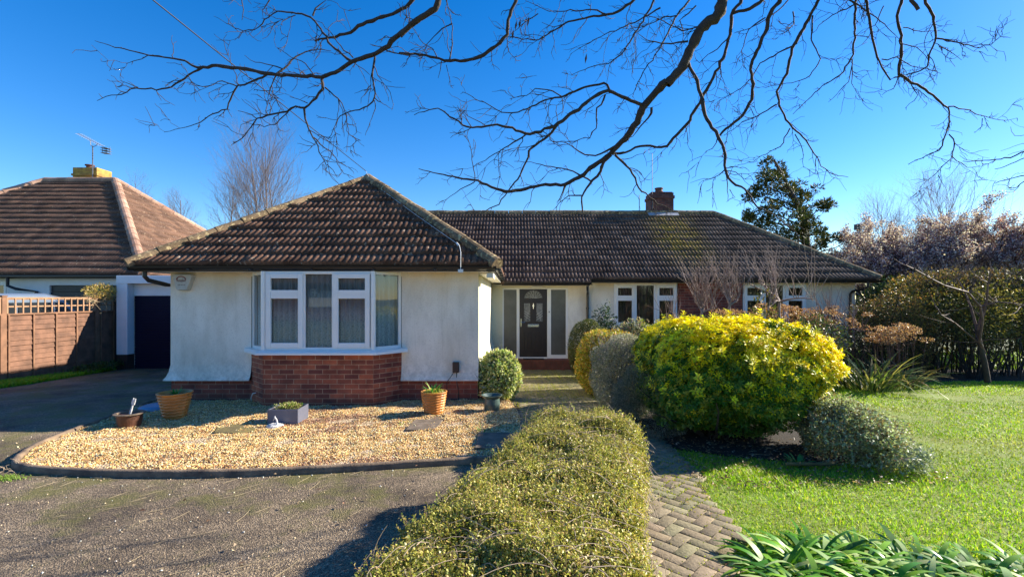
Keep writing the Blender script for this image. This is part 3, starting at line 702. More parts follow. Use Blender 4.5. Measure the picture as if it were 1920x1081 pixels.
# bay brickwork
P0, P1, P2, P3 = (BL, WY, 0), (-3.87, 7.455, 0), (-2.155, 7.455, 0), (BR, WY, 0)
mb = MB(); Lacc = 0
for a, b in ((P0, P1), (P1, P2), (P2, P3)):
    d = math.hypot(b[0]-a[0], b[1]-a[1])
    mb.face([(a[0], a[1], -0.1), (b[0], b[1], -0.1), (b[0], b[1], 0.83), (a[0], a[1], 0.83)], uv=[(Lacc, -0.1), (Lacc+d, -0.1), (Lacc+d, 0.83), (Lacc, 0.83)]); Lacc += d+0.113
mb.face([(BL, WY, 0.83), (-3.87, 7.455, 0.83), (-2.155, 7.455, 0.83), (BR, WY, 0.83), (BR, 7.95, .83), (BL, 7.95, .83)])
mb.build('bay_brickwork', M['brick'], H)
def frame_boxes(mb, o, U, V, w, h, t=0.055, d=0.07, z0=0.0):
    """border of a rectangle in the plane (U, z); V = outward normal"""
    o, U, V = Vector(o), Vector(U), Vector(V); Z = Vector((0, 0, 1)); b = o-V*0.01
    mb.obox(b, U*t, -V*(d-0.01), Z*h); mb.obox(b+U*(w-t), U*t, -V*(d-0.01), Z*h)
    b = o-V*0.0125
    mb.obox(b+U*t, U*(w-2*t), -V*(d-0.015), Z*t); mb.obox(b+U*t+Z*(h-t), U*(w-2*t), -V*(d-0.015), Z*t)
def window(parent, o, U, V, w, h, lights, t=0.05, curtain='lace', fm=None, back=0.10):
    """lights: (u0,u1,z0,z1,sash) all in metres from o (bottom left, outer face)"""
    o, U, V = Vector(o), Vector(U).normalized(), Vector(V).normalized(); Z = Vector((0, 0, 1)); fm = fm or M['upvc']
    mb = MB(); frame_boxes(mb, o, U, V, w, h, t)
    # fill strips between the lights
    lu = sorted({(a, b) for a, b, _, _, _ in lights})
    for i in range(len(lu)-1):
        x0, x1 = lu[i][1], lu[i+1][0]
        if x1-x0 > 0.004: mb.obox(o+U*x0+Z*t-V*0.013, U*(x1-x0), -V*0.05, Z*(h-2*t))
    for (u0, u1) in lu:
        zs = sorted([(c, d) for a, b, c, d, _ in lights if (a, b) == (u0, u1)])
        for i in range(len(zs)-1):
            if zs[i+1][0]-zs[i][1] > 0.003: mb.obox(o+U*u0+Z*zs[i][1]-V*0.0145, U*(u1-u0), -V*0.05, Z*(zs[i+1][0]-zs[i][1]))
    wn = mb.build('window', fm, parent, bevel=0.004)
    for (u0, u1, z0, z1, sash) in lights:
        if sash:
            sb = MB(); q = o+U*(u0-0.012)+Z*(z0-0.012)+V*0.022
            frame_boxes(sb, q, U, V, u1-u0+0.024, z1-z0+0.024, sash+0.012, 0.055)
            sb.build('sash', fm, wn, bevel=0.006)
        gb = MB(); s_ = sash or 0.0; c = o+U*(u0+s_-0.004)+Z*(z0+s_-0.004)-V*0.030
        gb.quad(c, c+U*(u1-u0-2*s_+0.008), c+U*(u1-u0-2*s_+0.008)+Z*(z1-z0-2*s_+0.008), c+Z*(z1-z0-2*s_+0.008))
        gb.build('pane', M['glass'], wn)
    if curtain:
        cb = []; n = int(w/0.012); 
        for i in range(n+1):
            u = w*i/n; q = o+U*u-V*(back+0.026*math.sin(u*2*math.pi/0.085+.8*math.sin(u*9))+0.012*math.sin(u*2*math.pi/0.23+1))
            cb.append([q+Z*0.02, q+Z*(h-0.03)])
        V_ = np.array([list(p) for r_ in cb for p in r_]); I_ = np.array([[2*i, 2*i+2, 2*i+3, 2*i+1] for i in range(n)])
        npmesh('curtain', V_, 4, I_, M[curtain], wn, smooth=True)
    return wn
# bay window: front and two splayed sides
zb, zt = 0.895, 2.125; hb = zt-zb
ft = 0.05
window(H, (-3.87, 7.455, zb), (1, 0, 0), (0, -1, 0), 1.715, hb, [
    (0.06, 0.61, 0.055, 0.865, 0.062), (0.06, 0.61, 0.875, 1.18, 0.062), (0.655, 1.065, 0.05, 1.185, 0),
    (1.11, 1.65, 0.055, 0.865, 0.062), (1.11, 1.65, 0.875, 1.18, 0.062)], 0.045)
sl_ = math.hypot(0.38, 0.375); ul = Vector((0.38, -0.375, 0)).normalized()
window(H, (BL, WY, zb), ul, (-ul.y*-1 if False else ul.y, -ul.x, 0), sl_, hb, [(0.05, sl_-0.06, 0.055, hb-0.06, 0)], 0.05)
ur = Vector((BR+2.155, 0.375, 0)).normalized(); sr = math.hypot(BR+2.155, 0.375)
window(H, (-2.155, 7.455, zb), ur, (ur.y, -ur.x, 0), sr, hb, [(0.06, sr-0.05, 0.055, hb-0.06, 0)], 0.05)
mb = MB()   # corner posts
for x in (-3.87, -2.155): mb = MB(); mb.tube([(x, 7.462, zb), (x, 7.462, zt)], 0.033, 10); mb.build('corner_post', M['upvc'], H)
mb = MB()   # sill with sloped nose
def ring(off, z): return [(BL-0.10-off*0.2, WY-0.02-off*.2, z), (-3.87-0.045-off*.45, 7.455-0.05-off, z), (-2.155+0.045+off*.45, 7.455-0.05-off, z), (BR+0.10+off*.2, WY-0.02-off*.2, z), (BR-0.02, WY+0.1, z), (BL+0.02, WY+0.1, z)]
r0, r1, r2 = ring(0.045, 0.832), ring(0.045, 0.862), ring(0.0, 0.895)
for a, b in ((r0, r1), (r1, r2)):
    for i in range(6): j = (i+1) % 6; mb.quad(a[i], a[j], b[j], b[i])
mb.face(r0[::-1]); mb.face(r2)
mb.build('sill', M['upvc'], H)
# ornament and tape in the middle light of the bay: small white frame
mb = MB(); ox, oz = -3.16, 1.79; y_ = 7.60-0.055
for (x0, x1, z0, z1) in ((0, .1, .145, .16), (0, .015, .06, .16), (.0, .1, .10, .113), (.055, .08, .05, .16), (.08, .14, .085, .1), (.125, .14, .03, .1)):
    mb.box(ox+x0, ox+x1, y_-0.02, y_-0.008, oz+z0-.1, oz+z1-.1)
mb.build('window_ornament', M['porcelain'], H)
# main front wall with openings: door x -0.26..1.53, window one 2.79..4.52, brick, window two 6.33..8.06
W1, W2 = (2.79, 4.53), (6.33, 8.07); WZ0, WZ1 = 0.92, 2.09; gy = -0.45
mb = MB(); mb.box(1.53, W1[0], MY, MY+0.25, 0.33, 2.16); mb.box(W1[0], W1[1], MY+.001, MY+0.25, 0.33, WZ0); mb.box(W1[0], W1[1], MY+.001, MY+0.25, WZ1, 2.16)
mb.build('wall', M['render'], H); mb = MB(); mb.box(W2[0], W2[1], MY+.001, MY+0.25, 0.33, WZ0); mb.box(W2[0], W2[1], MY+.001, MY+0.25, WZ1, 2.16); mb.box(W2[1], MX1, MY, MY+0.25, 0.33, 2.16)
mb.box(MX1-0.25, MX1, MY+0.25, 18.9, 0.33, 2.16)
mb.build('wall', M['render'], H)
mb = MB(); mb.box(-0.545, -0.26, MY-0.02, MY+0.23, -0.4, 2.16); mb.build('porch_wall', M['cream'], H); mb = MB(); mb.box(-0.26, 1.53, MY+0.03, MY+0.23, 1.975, 2.16)
mb.build('porch_wall', M['cream'], H)
mb = MB(); mb.box(1.53, MX1+0.01, MY-0.012, MY+0.2, gy, 0.33); mb.box(MX1-.2, MX1+0.01, MY+0.2, 18.9, gy, 0.33)
mb.build('plinth', M['brick2'], H)
mb = MB(); mb.box(W1[1]+0.03, W2[0]-0.03, MY-0.022, MY+0.2, 0.331, 2.15); mb.build('brick_panel', M['brick2'], H)
for (a, b) in (W1, W2):
    s3 = b-a
    window(H, (a, MY-0.004, WZ0), (1, 0, 0), (0, -1, 0), s3, WZ1-WZ0, [
        (0.05, 0.56, 0.05, 0.77, 0.065), (0.05, 0.56, 0.785, 1.12, 0.065), (0.63, 1.10, 0.05, 1.12, 0),
        (1.18, s3-0.05, 0.05, 0.77, 0.065), (1.18, s3-0.05, 0.785, 1.12, 0.065)], 0.045, 'curtain', back=0.25)
    mb = MB(); mb.box(a-0.05, b+0.05, MY-0.09, MY, WZ0-0.045, WZ0-0.002); mb.build('sill', M['upvc'], H)
# hidden walls so that the rooms are closed and dim
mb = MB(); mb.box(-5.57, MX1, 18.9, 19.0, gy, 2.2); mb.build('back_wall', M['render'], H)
mb = MB(); mb.box(WX0+0.02, WX1-0.02, WY+0.9, WY+0.95, -0.2, 2.3); mb.box(-0.5, MX1-.3, MY+1.6, MY+1.65, -0.3, 2.3); mb.box(WX0+.02, WX1-.02, WY+.12, WY+.9, 2.16, 2.18); mb.box(-0.5, MX1-.3, MY+.26, MY+1.6, 2.17, 2.19); mb.build('ceiling', M['room'], H)
# porch: door unit
DX0, DX1, DZ0, DZ1 = -0.26, 1.53, 0.045, 1.975; DY = MY-0.0
mb = MB()
def fb(x0, x1, z0, z1, y=DY, d=0.07): mb.box(x0, x1, y, y+d, z0, z1)
fb(DX0, DX0+0.035, DZ0, DZ1); fb(DX1-0.055, DX1, DZ0, DZ1); fb(0.125, 0.205, DZ0, DZ1); fb(0.965, 1.07, DZ0, DZ1)
fb(DX0+.035, .125, DZ1-0.045, DZ1, DY+.002); fb(.205, .965, DZ1-0.03, DZ1, DY+.002); fb(1.07, DX1-.055, DZ1-0.045, DZ1, DY+.002)
fb(DX0+.035, .125, DZ0, DZ0+0.06, DY+.002); fb(.205, .965, DZ0, DZ0+0.04, DY-.03, .1); fb(1.07, DX1-.055, DZ0, DZ0+0.10, DY+.002)
mb.build('door_frame', M['upvc'], H, bevel=0.004)
for x0, x1, z0 in ((DX0+0.035, 0.125, DZ0+.06), (1.07, DX1-0.055, DZ0+.10)):
    mb = MB(); mb.box(x0-.002, x1+.002, DY+0.03, DY+0.05, z0-.002, DZ1-0.043); mb.build('side_light', M['obscure'], H)
mb = MB(); dx0, dx1, dz0, dz1 = 0.205, 0.965, DZ0+0.04, DZ1-0.03; mb.box(dx0+.003, dx1-.003, DY+0.02, DY+0.06, dz0+.003, dz1-.003)
dy = DY+0.02
def border(mb, x0, x1, z0, z1, t, y0, y1):
    mb.box(x0, x0+t, y0, y1, z0, z1); mb.box(x1-t, x1, y0, y1, z0, z1); mb.box(x0+t, x1-t, y0, y1, z0, z0+t); mb.box(x0+t, x1-t, y0, y1, z1-t, z1)
cxm = (dx0+dx1)/2
for x0, x1 in ((cxm-0.26, cxm-0.05), (cxm+0.05, cxm+0.26)): border(mb, x0, x1, dz0+0.16, dz0+0.72, 0.018, dy-0.010, dy); border(mb, x0+.04, x1-.04, dz0+0.20, dz0+0.68, 0.05, dy-0.006, dy)
door = mb.build('front_door', M['door'], H, bevel=0.003)
gz0, gz1 = dz0+0.97, dz0+1.47
for x0, x1, sgn in ((cxm-0.255, cxm-0.085, 1), (cxm+0.085, cxm+0.255, -1)):
    mb = MB(); mb.box(x0, x1, dy-0.006, dy+.001, gz0, gz1); pn = mb.build('glazed_panel', M['leadglass'], door)
    mb = MB(); border(mb, x0-.012, x1+.012, gz0-.012, gz1+.012, 0.012, dy-.012, dy)
    mb.build('panel_moulding', M['door'], door)
    tl = []
    for k in range(5):
        xs = x0+0.02+0.032*k if sgn > 0 else x1-0.02-0.032*k
        pts = [(xs+sgn*(-0.002+0.05*math.sin(t*2.4+k*0.4))*t, dy-0.009, gz1-(gz1-gz0)*t) for t in np.linspace(0, 0.97-0.12*k, 9)]
        pts = [(min(max(p[0], x0+.004), x1-.004), p[1], p[2]) for p in pts]
        tl.append((pts, np.full(9, 0.0035)))
    for k in range(3):
        pts = [(x0+(x1-x0)*t, dy-0.009, gz0+0.04+0.07*k+0.12*(t if sgn < 0 else 1-t)) for t in np.linspace(0, 1, 5)]; tl.append((pts, np.full(5, 0.003)))
    tube_obj('leading', tl, M['lightstrip'], pn, 4)
mb = MB(); fz = dz0+1.60; fr = 0.255; arc = [(cxm+fr*math.cos(a), fz+fr*0.92*math.sin(a)) for a in np.linspace(0, math.pi, 17)]
mb.face([(x, dy-0.005, z) for x, z in arc]); fan = mb.build('fan_light', M['leadglass'], door)
tl = [([(x, dy-0.008, z) for x, z in arc]+[(arc[0][0], dy-.008, arc[0][1])], np.full(18, 0.007))]
tube_obj('fan_moulding', tl, M['door'], fan, 5)
tl = []
for k in range(9):
    a = math.pi*(0.08+0.105*k); tl.append(([(cxm+0.05*math.cos(a)+0.05*math.sin(3*k), dy-.008, fz+.01), (cxm+0.13*math.cos(a)+.015, dy-.008, fz+0.12*math.sin(a)), (cxm+0.235*math.cos(a), dy-.008, fz+0.215*math.sin(a))], [0.0035]*3))
tube_obj('leading', tl, M['lightstrip'], fan, 4)
mb = MB(); lz = dz0+0.86; border(mb, cxm-0.155, cxm+0.155, lz-0.035, lz+0.035, 0.014, dy-0.016, dy-.001); mb.box(cxm-0.135, cxm+0.135, dy-.009, dy-.002, lz-.016, lz+.016); mb.build('letterbox', M['chrome'], door, bevel=.003)
mb = MB(); kz = gz1-0.07; mb.face([(cxm, dy-.012, kz-.05), (cxm+.03, dy-.012, kz), (cxm, dy-.012, kz+.05), (cxm-.03, dy-.012, kz)]); mb.tube([(cxm, dy-.02, kz-.08), (cxm, dy-.02, kz+.07)], .008, 6); mb.build('door_knocker', M['chrome'], door)
mb = MB(); mb.box(dx0+0.03, dx0+0.055, dy-0.012, dy, lz-0.03, lz+0.19); mb.tube([(dx0+0.042, dy-0.04, lz+0.09), (dx0+0.15, dy-0.045, lz+0.09)], 0.010, 8); mb.tube([(dx0+.042, dy, lz+.09), (dx0+.042, dy-.04, lz+.09)], .011, 8); mb.build('handle', M['chrome'], door)
mb = MB(); mb.box(1.005, 1.03, DY-0.015, DY, 1.30, 1.34); mb.build('doorbell', M['alu'], H)
mb = MB(); mb.box(0.52, 0.82, MY-0.17, MY-.02, 1.985, 2.02); mb.build('porch_light', M['soffit'], H, bevel=.008)
mb = MB(); mb.box(-0.26, 1.62, MY-0.32, MY+0.06, -0.35, 0.043); mb.build('doorstep', M['redtile'], H)
# fascias, gutters, soffits
mb = MB(); EX0, EX1, EY, EZ = -5.95, -0.24, 7.46, 2.225
mb.box(EX0+.03, EX1-.03, EY+0.05, EY+0.075, 2.125, 2.235); mb.box(EX0+.03, EX0+.055, EY+.075, 12.8, 2.125, 2.235); mb.box(EX1-.055, EX1-.03, EY+.075, 12.9, 2.125, 2.235)
mb.build('fascia', M['brownwood'], H)
mb = MB(); mb.box(EX0+.055, EX1-.055, EY+.075, WY+.01, 2.127, 2.137); mb.box(EX0+.055, WX0+.01, WY+.01, 13, 2.127, 2.137); mb.build('soffit', M['soffit'], H)
mb = MB(); mb.box(WX1-.01, EX1-.056, WY+.011, 13.1, 2.10, 2.137); mb.box(EX1-.16, EX1-.057, EY+.08, WY+.6, 2.03, 2.10); mb.build('boxed_eaves', M['upvc2'], H)
def gutter(name, a, b, r=0.055, mat=None):
    a, b = Vector(a), Vector(b); t = (b-a).normalized(); s = t.cross(Vector((0, 0, 1))).normalized(); mb = MB(); K = 8
    for rr, flip in ((r, False), (r*0.85, True)):
        for k in range(K):
            an0, an1 = math.pi*(1+k/K), math.pi*(1+(k+1)/K)
            f = [a+s*math.cos(an0)*rr+Vector((0, 0, math.sin(an0)*rr)), a+s*math.cos(an1)*rr+Vector((0, 0, math.sin(an1)*rr)),
                 b+s*math.cos(an1)*rr+Vector((0, 0, math.sin(an1)*rr)), b+s*math.cos(an0)*rr+Vector((0, 0, math.sin(an0)*rr))]
            mb.face(f[::-1] if flip else f, sm=True)
    n = int((b-a).length/0.9)
    for i in range(n+1): p = a+(b-a)*(i/max(1, n)); mb.obox(p-s*(r+.008)-t*.02-Vector((0, 0, r+.006)), t*.04, s*(2*r+.016), Vector((0, 0, .02)))
    for e_ in (a, b): mb.face([e_+s*math.cos(math.pi*(1+k/K))*r+Vector((0, 0, math.sin(math.pi*(1+k/K))*r)) for k in range(K+1)])
    return mb.build(name, mat or M['black'], H)
gutter('gutter', (EX0, EY+.0, 2.20), (EX1, EY+.0, 2.20)); gutter('gutter', (EX0-.0, EY+.06, 2.20), (EX0-.0, 12.8, 2.20)); gutter('gutter', (EX1, EY+.06, 2.20), (EX1, 12.6, 2.20))
MEY, MEZ, MX0E, MX1E = 12.75, 2.205, -5.95, 9.80
mb = MB(); mb.box(2.05, MX1E-.03, MEY+.05, MEY+.075, 2.105, 2.21); mb.box(-0.27, 2.05, MEY-.12, MEY-.095, 2.03, 2.14); mb.box(2.026, 2.05, MEY-.095, MEY+.05, 2.03, 2.15)
mb.box(MX1E-.055, MX1E-.03, MEY+.075, 19.0, 2.105, 2.21); mb.build('fascia', M['brownwood'], H)
mb = MB(); mb.box(2.05, MX1E-.055, MEY+.075, MY+.02, 2.107, 2.117); mb.box(-.5, 2.026, MEY-.094, MY+.04, 2.035, 2.045); mb.box(MX1-.01, MX1E-.056, MY+.021, 19, 2.107, 2.117); mb.build('soffit', M['upvc2'], H)
gutter('gutter', (2.10, MEY, 2.175), (MX1E, MEY, 2.175)); gutter('gutter', (-.2, MEY-.17, 2.105), (2.08, MEY-.17, 2.105)); gutter('gutter', (MX1E, MEY+.06, 2.175), (MX1E, 19.0, 2.175))
# downpipes
def pipe(pts, r=0.034, name='downpipe'):
    mb = MB(); mb.tube(pts, r, 10)
    for z in (0.5, 1.4): 
        if pts[-1][2] < z: mb.tube([(pts[-1][0], pts[-1][1], z), (pts[-1][0], pts[-1][1], z+.04)], r*1.35, 10)
    return mb.build(name, M['black'], H)
pipe([(1.98, MEY-.15, 2.06), (1.98, MEY-.15, 1.99), (2.0, MEY-.05, 1.93), (2.06, MY-.09, 1.86), (2.06, MY-.06, 1.78), (2.06, MY-.06, -0.2)])
pipe([(9.45, MEY, 2.13), (9.45, MEY, 2.0), (9.38, MEY+.1, 1.93), (9.26, MY-.09, 1.88), (9.23, MY-.06, 1.80), (9.23, MY-.06, -0.2)])
pipe([(-5.80, EY+.12, 2.16), (-5.80, EY+.12, 2.05), (-5.78, EY+.17, 1.99), (-5.70, 7.9, 1.93), (-5.62, 8.02, 1.90), (-5.62, 8.02, 0.05)])
# roofs
tp = 0.712; HW = (EX1-EX0)/2; cp = math.cos(math.atan(tp)); sp_ = math.sin(math.atan(tp)); AX = (EX0+EX1)/2; AZ = EZ+HW*tp
roof_face('roof_slope', (EX0, EY, EZ), (1, 0, 0), EX1-EX0, (0, cp, sp_), HW/cp, cp, cp, M['tile'], H, gauge=HW/cp/12)
LR = 16.2-EY
roof_face('roof_slope', (EX0, EY, EZ), (0, 1, 0), LR, (cp, 0, sp_), HW/cp, cp, -0.0, M['tile'], H)
roof_face('roof_slope', (EX1, EY, EZ), (0, 1, 0), LR, (-cp, 0, sp_), HW/cp, cp, -0.0, M['tile'], H)
mt = 0.725; MD = 3.13; mc = math.cos(math.atan(mt)); ms_ = math.sin(math.atan(mt)); RZ = MEZ+MD*mt
roof_face('roof_slope', (MX0E, MEY, MEZ), (1, 0, 0), MX1E-MX0E, (0, mc, ms_), MD/mc, mc, mc, M['tile_main'], H, gauge=MD/mc/13)
roof_face('roof_slope', (MX0E, MEY+2*MD, MEZ), (1, 0, 0), MX1E-MX0E, (0, -mc, ms_), MD/mc, mc, mc, M['tile_main'], H, gauge=MD/mc/13)
roof_face('roof_slope', (MX1E, MEY, MEZ), (0, 1, 0), 2*MD, (-mc, 0, ms_), MD/mc, mc, mc, M['tile_main'], H, gauge=MD/mc/13)
roof_face('roof_slope', (MX0E, MEY, MEZ), (0, 1, 0), 2*MD, (mc, 0, ms_), MD/mc, mc, mc, M['tile_main'], H, gauge=MD/mc/13)
roof_face('porch_roof', (-0.3, MEY-.17, MEZ-.17*mt), (1, 0, 0), 2.36, (0, mc, ms_), .24, 0, 0, M['tile_main'], H, gauge=.24)
ap = (AX, EY+HW, AZ)
ridge_line('hip_tiles', (EX1+.03, EY-.03, EZ+.04), (ap[0], ap[1], AZ+.055), 0.105, M['ridge'], H); ridge_line('hip_tiles', (EX0-.03, EY-.03, EZ+.035), (ap[0], ap[1], AZ+.05), 0.088, M['ridge'], H)
ridge_line('ridge_tiles', (ap[0], ap[1], AZ+.05), (ap[0], 15.8, AZ+.05), 0.10, M['ridge'], H)
ridge_line('ridge_tiles', (MX0E+MD, MEY+MD, RZ+.05), (MX1E-MD, MEY+MD, RZ+.05), 0.10, M['ridge'], H)
ridge_line('hip_tiles', (MX1E, MEY, MEZ+.04), (MX1E-MD, MEY+MD, RZ+.05), 0.10, M['ridge'], H); ridge_line('hip_tiles', (MX1E, MEY+2*MD, MEZ+.04), (MX1E-MD, MEY+MD, RZ+.05), 0.10, M['ridge'], H)
ridge_line('hip_tiles', (MX0E, MEY+2*MD, MEZ+.04), (MX0E+MD, MEY+MD, RZ+.05), 0.10, M['ridge'], H)
# main chimney
c0, c1_ = 4.58, 5.33; cy0 = MEY+MD-.05; mb = MB(); mb.box(c0, c1_, cy0, cy0+.62, 4.1, 5.17); mb.box(c0-.03, c1_+.03, cy0-.03, cy0+.65, 4.98, 5.07)
mb.box(c0+.03, c1_-.03, cy0+.03, cy0+.59, 5.17, 5.20); ch = mb.build('chimney', M['chimney'], H)
mb = MB(); mb.lathe(((c0+c1_)/2-.02, cy0+.3, 5.2), [(0.15, 0), (0.15, .05), (.125, .06), (.115, .14), (.14, .15), (.14, .18), (.10, .18)], 16); mb.build('chimney_pot', M['pot_clay'], ch)
mb = MB(); mb.box(c0-.02, c1_+.02, cy0-.012, cy0-.001, 4.30, 4.50); mb.obox((c0-.12, cy0-.20, RZ-.20*mt+.045), (c1_-c0+.24, 0, 0), (0, .2, .2*mt), (0, -.008, .012)); mb.build('flashing', M['lead'], ch)
mb = MB(); ax, ay = 4.62, cy0-.02; mb.tube([(ax, ay, 4.6), (ax, ay, 6.45)], 0.010, 6); mb.tube([(ax-.11, ay, 6.45), (ax-.12, ay, 6.62), (ax+.0, ay, 6.66), (ax+.10, ay, 6.62), (ax+.09, ay, 6.52), (ax, ay, 6.45), (ax-.1, ay, 6.46)], .007, 5); mb.build('dipole_aerial', M['alu'], ch)
mb = MB(); mb.tube([(4.27, 16.1, 4.4), (4.27, 16.1, 5.15)], .012, 6); mb.build('vent_pipe', M['alu'], H)
# alarm box on the wing
def poly_slab(pts, y0, y1, name, mat, parent, bevel=0.0, inset=0.0):
    mb = MB(); cx_ = sum(p[0] for p in pts)/len(pts); cz_ = sum(p[1] for p in pts)/len(pts); n = len(pts)
    fr_ = [(cx_+(p[0]-cx_)*(1-inset), cz_+(p[1]-cz_)*(1-inset)) for p in pts]
    mb.face([(x, y0, z) for x, z in fr_])
    for i in range(n): j = (i+1) % n; mb.quad((pts[i][0], y1, pts[i][1]), (pts[j][0], y1, pts[j][1]), (fr_[j][0], y0, fr_[j][1]), (fr_[i][0], y0, fr_[i][1]))
    mb.face([(x, y1, z) for x, z in pts][::-1]); return mb.build(name, mat, parent, bevel)
bx = [(-5.41, 1.83), (-5.26, 1.825), (-5.235, 1.84), (-5.145, 2.075), (-5.17, 2.10), (-5.45, 2.105), (-5.50, 2.08), (-5.43, 1.85)]
al = poly_slab(bx, WY-.09, WY, 'alarm_box', M['grey_box'], H, 0.006, 0.10)
def text(name, s, loc, size, mat, parent, rotx=90, rotz=0, sx=1.0):
    c = bpy.data.curves.new(name, 'FONT'); c.body = s; c.size = size; c.extrude = 0.0008; c.align_x = 'CENTER'
    o = bpy.data.objects.new(name, c); COL.objects.link(o); c.materials.append(mat)
    o.parent = parent; off = Vector((0, 0, 0)); p = parent
    while p: off += p.location; p = p.parent
    o.location = Vector(loc)-off; o.rotation_euler = (R(rotx), 0, R(rotz)); o.scale = (sx, 1, 1); return o
mb = MB(); n_ = 18; pts = [(-5.335+.085*math.cos(a), 2.0+.065*math.sin(a)) for a in np.linspace(0, 2*math.pi, n_, endpoint=False)]
for i in range(n_):
    j = (i+1) % n_; q = lambda p, k: (-5.335+(p[0]+5.335)*k, WY-.0925, 2.0+(p[1]-2.0)*k)
    
    if pts[i][1] > 2.0 or pts[j][1] > 2.0: mb.quad(q(pts[i], 1), q(pts[j], 1), q(pts[j], .72), q(pts[i], .72))
mb.build('alarm_emblem', M['maroon'], al)
text('alarm_lettering', 'Amplan', (-5.335, WY-.0935, 1.972), 0.062, M['maroon'], al, sx=.8)
mb = MB()
for a_, b_ in ((-5.39, -5.345), (-5.335, -5.31), (-5.295, -5.27)): mb.box(a_, b_, WY-.0945, WY-.0915, 1.918, 1.926)
mb.build('alarm_small_print', M['darkink'], al)
# brown meter box with cable, hose end on the plinth
mb = MB(); mb.box(-0.965, -0.86, WY-.06, WY, 0.50, 0.67); sk = mb.build('outdoor_socket', M['brownbox'], H, bevel=.008)
mb = MB(); mb.tube([(-.90, WY-.03, .5), (-.90, WY-.05, .40), (-.885, WY-.07, .3), (-.87, WY-.02, .2), (-.87, WY-.02, .05)], .007, 6); mb.tube([(-.95, WY-.03, .5), (-1.0, WY-.08, .42), (-1.05, WY-.085, .36), (-1.06, WY-.02, .25), (-1.06, WY-.02, .1)], .005, 6); mb.build('cable', M['black'], sk)
mb = MB(); mb.tube([(-4.22, 7.78, .02), (-4.21, 7.74, .10), (-4.16, 7.70, .18), (-4.08, 7.64, .20)], .008, 6); mb.build('hose_end', M['porcelain'], H)
# garage
mb = MB(); GX0, GX1 = -10.76, -5.5
mb.box(GX0, GX1, 13.04, 13.3, 2.09, 2.31)                     # band over door
mb.box(GX0, -10.46, 13.05, 13.3, 0.16, 2.09); mb.box(-8.1, GX1, 13.30, 13.5, -0.4, 2.09)
mb.box(-10.46, -8.1, 13.28, 13.34, 1.76, 2.088); mb.box(GX0, -10.5, 13.3, 18.5, -0.4, 2.24); mb.box(GX0+.26, GX1, 13.3, 18.5, 2.14, 2.24)
mb.build('garage_wall', M['white_render'], H, bevel=.012)
mb = MB(); mb.box(GX0+.01, -10.47, 13.06, 13.3, -0.45, 0.16); mb.build('garage_plinth', M['darkpost'], H)
mb = MB(); n = 26
for i in range(n):
    z0 = -0.28+i*2.04/n; mb.box(-10.46, -8.1, 13.30+.001*(i%2), 13.36, z0, z0+2.04/n-.012)
mb.box(-10.46, -8.1, 13.335, 13.37, -.3, 1.77); mb.build('garage_door', M['navy'], H)

# doormat on the step
mb = MB(); mb.box(0.30, 0.86, MY-.30, MY-.06, 0.045, 0.062); tag(mb.build('doormat', M['mat'], None), 'dark doormat on the red tiled front step', 'doormat')
# ------------------------------------------------------------------ objects round the house
def lawn_z(y): return gzf(y)
# woven-pattern terracotta planters
def weave_pot(name, c, rt, rb, h, label, mat=None):
    root = empty('plant_pot', c, label, 'plant pot', 'orange terracotta plant pots')
    mb = MB(); prof = []; nst = 44
    n = 64; rings = []
    for i in range(nst+1):
        t = i/nst; z = h*0.93*t; r = rb+(rt*0.97-rb)*(t**0.72); row = []
        for k in range(n):
            a = 2*math.pi*k/n
            wv = (math.sin(t*8*2*math.pi+0.9*math.sin(a*11)))*0.010*min(1, 8*t)
            row.append((c[0]+(r+wv)*math.cos(a), c[1]+(r+wv)*math.sin(a), c[2]+z))
        rings.append(row)
    for rr, zz in ((rt*1.01, h*.945), (rt*1.03, h*.96), (rt*1.03, h*.99), (rt*1.0, h), (rt*.93, h), (rt*.90, h*.9), (rt*.88, h*.86)):
        rings.append([(c[0]+rr*math.cos(2*math.pi*k/n), c[1]+rr*math.sin(2*math.pi*k/n), c[2]+zz) for k in range(n)])
    V = np.array(rings).reshape(-1, 3); I = np.array([[i*n+k, i*n+(k+1) % n, (i+1)*n+(k+1) % n, (i+1)*n+k] for i in range(len(rings)-1) for k in range(n)])
    npmesh('pot_body', V, 4, I, mat or M['terracotta'], root, smooth=True)
    mb = MB(); mb.lathe((c[0], c[1], c[2]+h*.86), [(rt*.90, 0), (rt*.5, .012), (0.001, .02)], 20, False); mb.build('soil', M['soil'], root)
    return root
def pot_plant(c, n, h, spread, cols, label, cat, W=0.018, bend=0.8, name='potted_plant'):
    root = empty(name, c, label, cat)
    a = RNG.uniform(0, 6.28, n); rr = spread*np.sqrt(RNG.uniform(0, 1, n))*0.6
    P = np.c_[c[0]+rr*np.cos(a), c[1]+rr*np.sin(a), np.full(n, c[2])]
    D = np.c_[np.cos(a)*0.5, np.sin(a)*0.5, np.ones(n)]+RNG.normal(0, 0.15, (n, 3))
    straps('leaves', P, D, h*RNG.uniform(0.6, 1.1, n), W, bend*RNG.uniform(0.5, 1.3, n), pick(cols, n, 0.15), M['leaf'], root)
    return root
p1 = at(331, 783, 6.9); p1.z = 0.03
weave_pot('plant_pot', (-4.72, 6.72, 0.03), 0.212, 0.115, 0.365, 'larger orange woven-pattern terracotta pot left of the bay, beside the small rusty pot')
pot_plant((-4.72, 6.72, 0.345), 26, 0.13, 0.07, [(0.06, 0.22, 0.03), (0.10, 0.30, 0.05)], 'small tuft of green bulb leaves in the pot left of the bay', 'bulb leaves')
weave_pot('plant_pot', (-1.13, 6.95, 0.045), 0.185, 0.125, 0.32, 'orange woven-pattern terracotta pot standing on the slabs right of the bay')
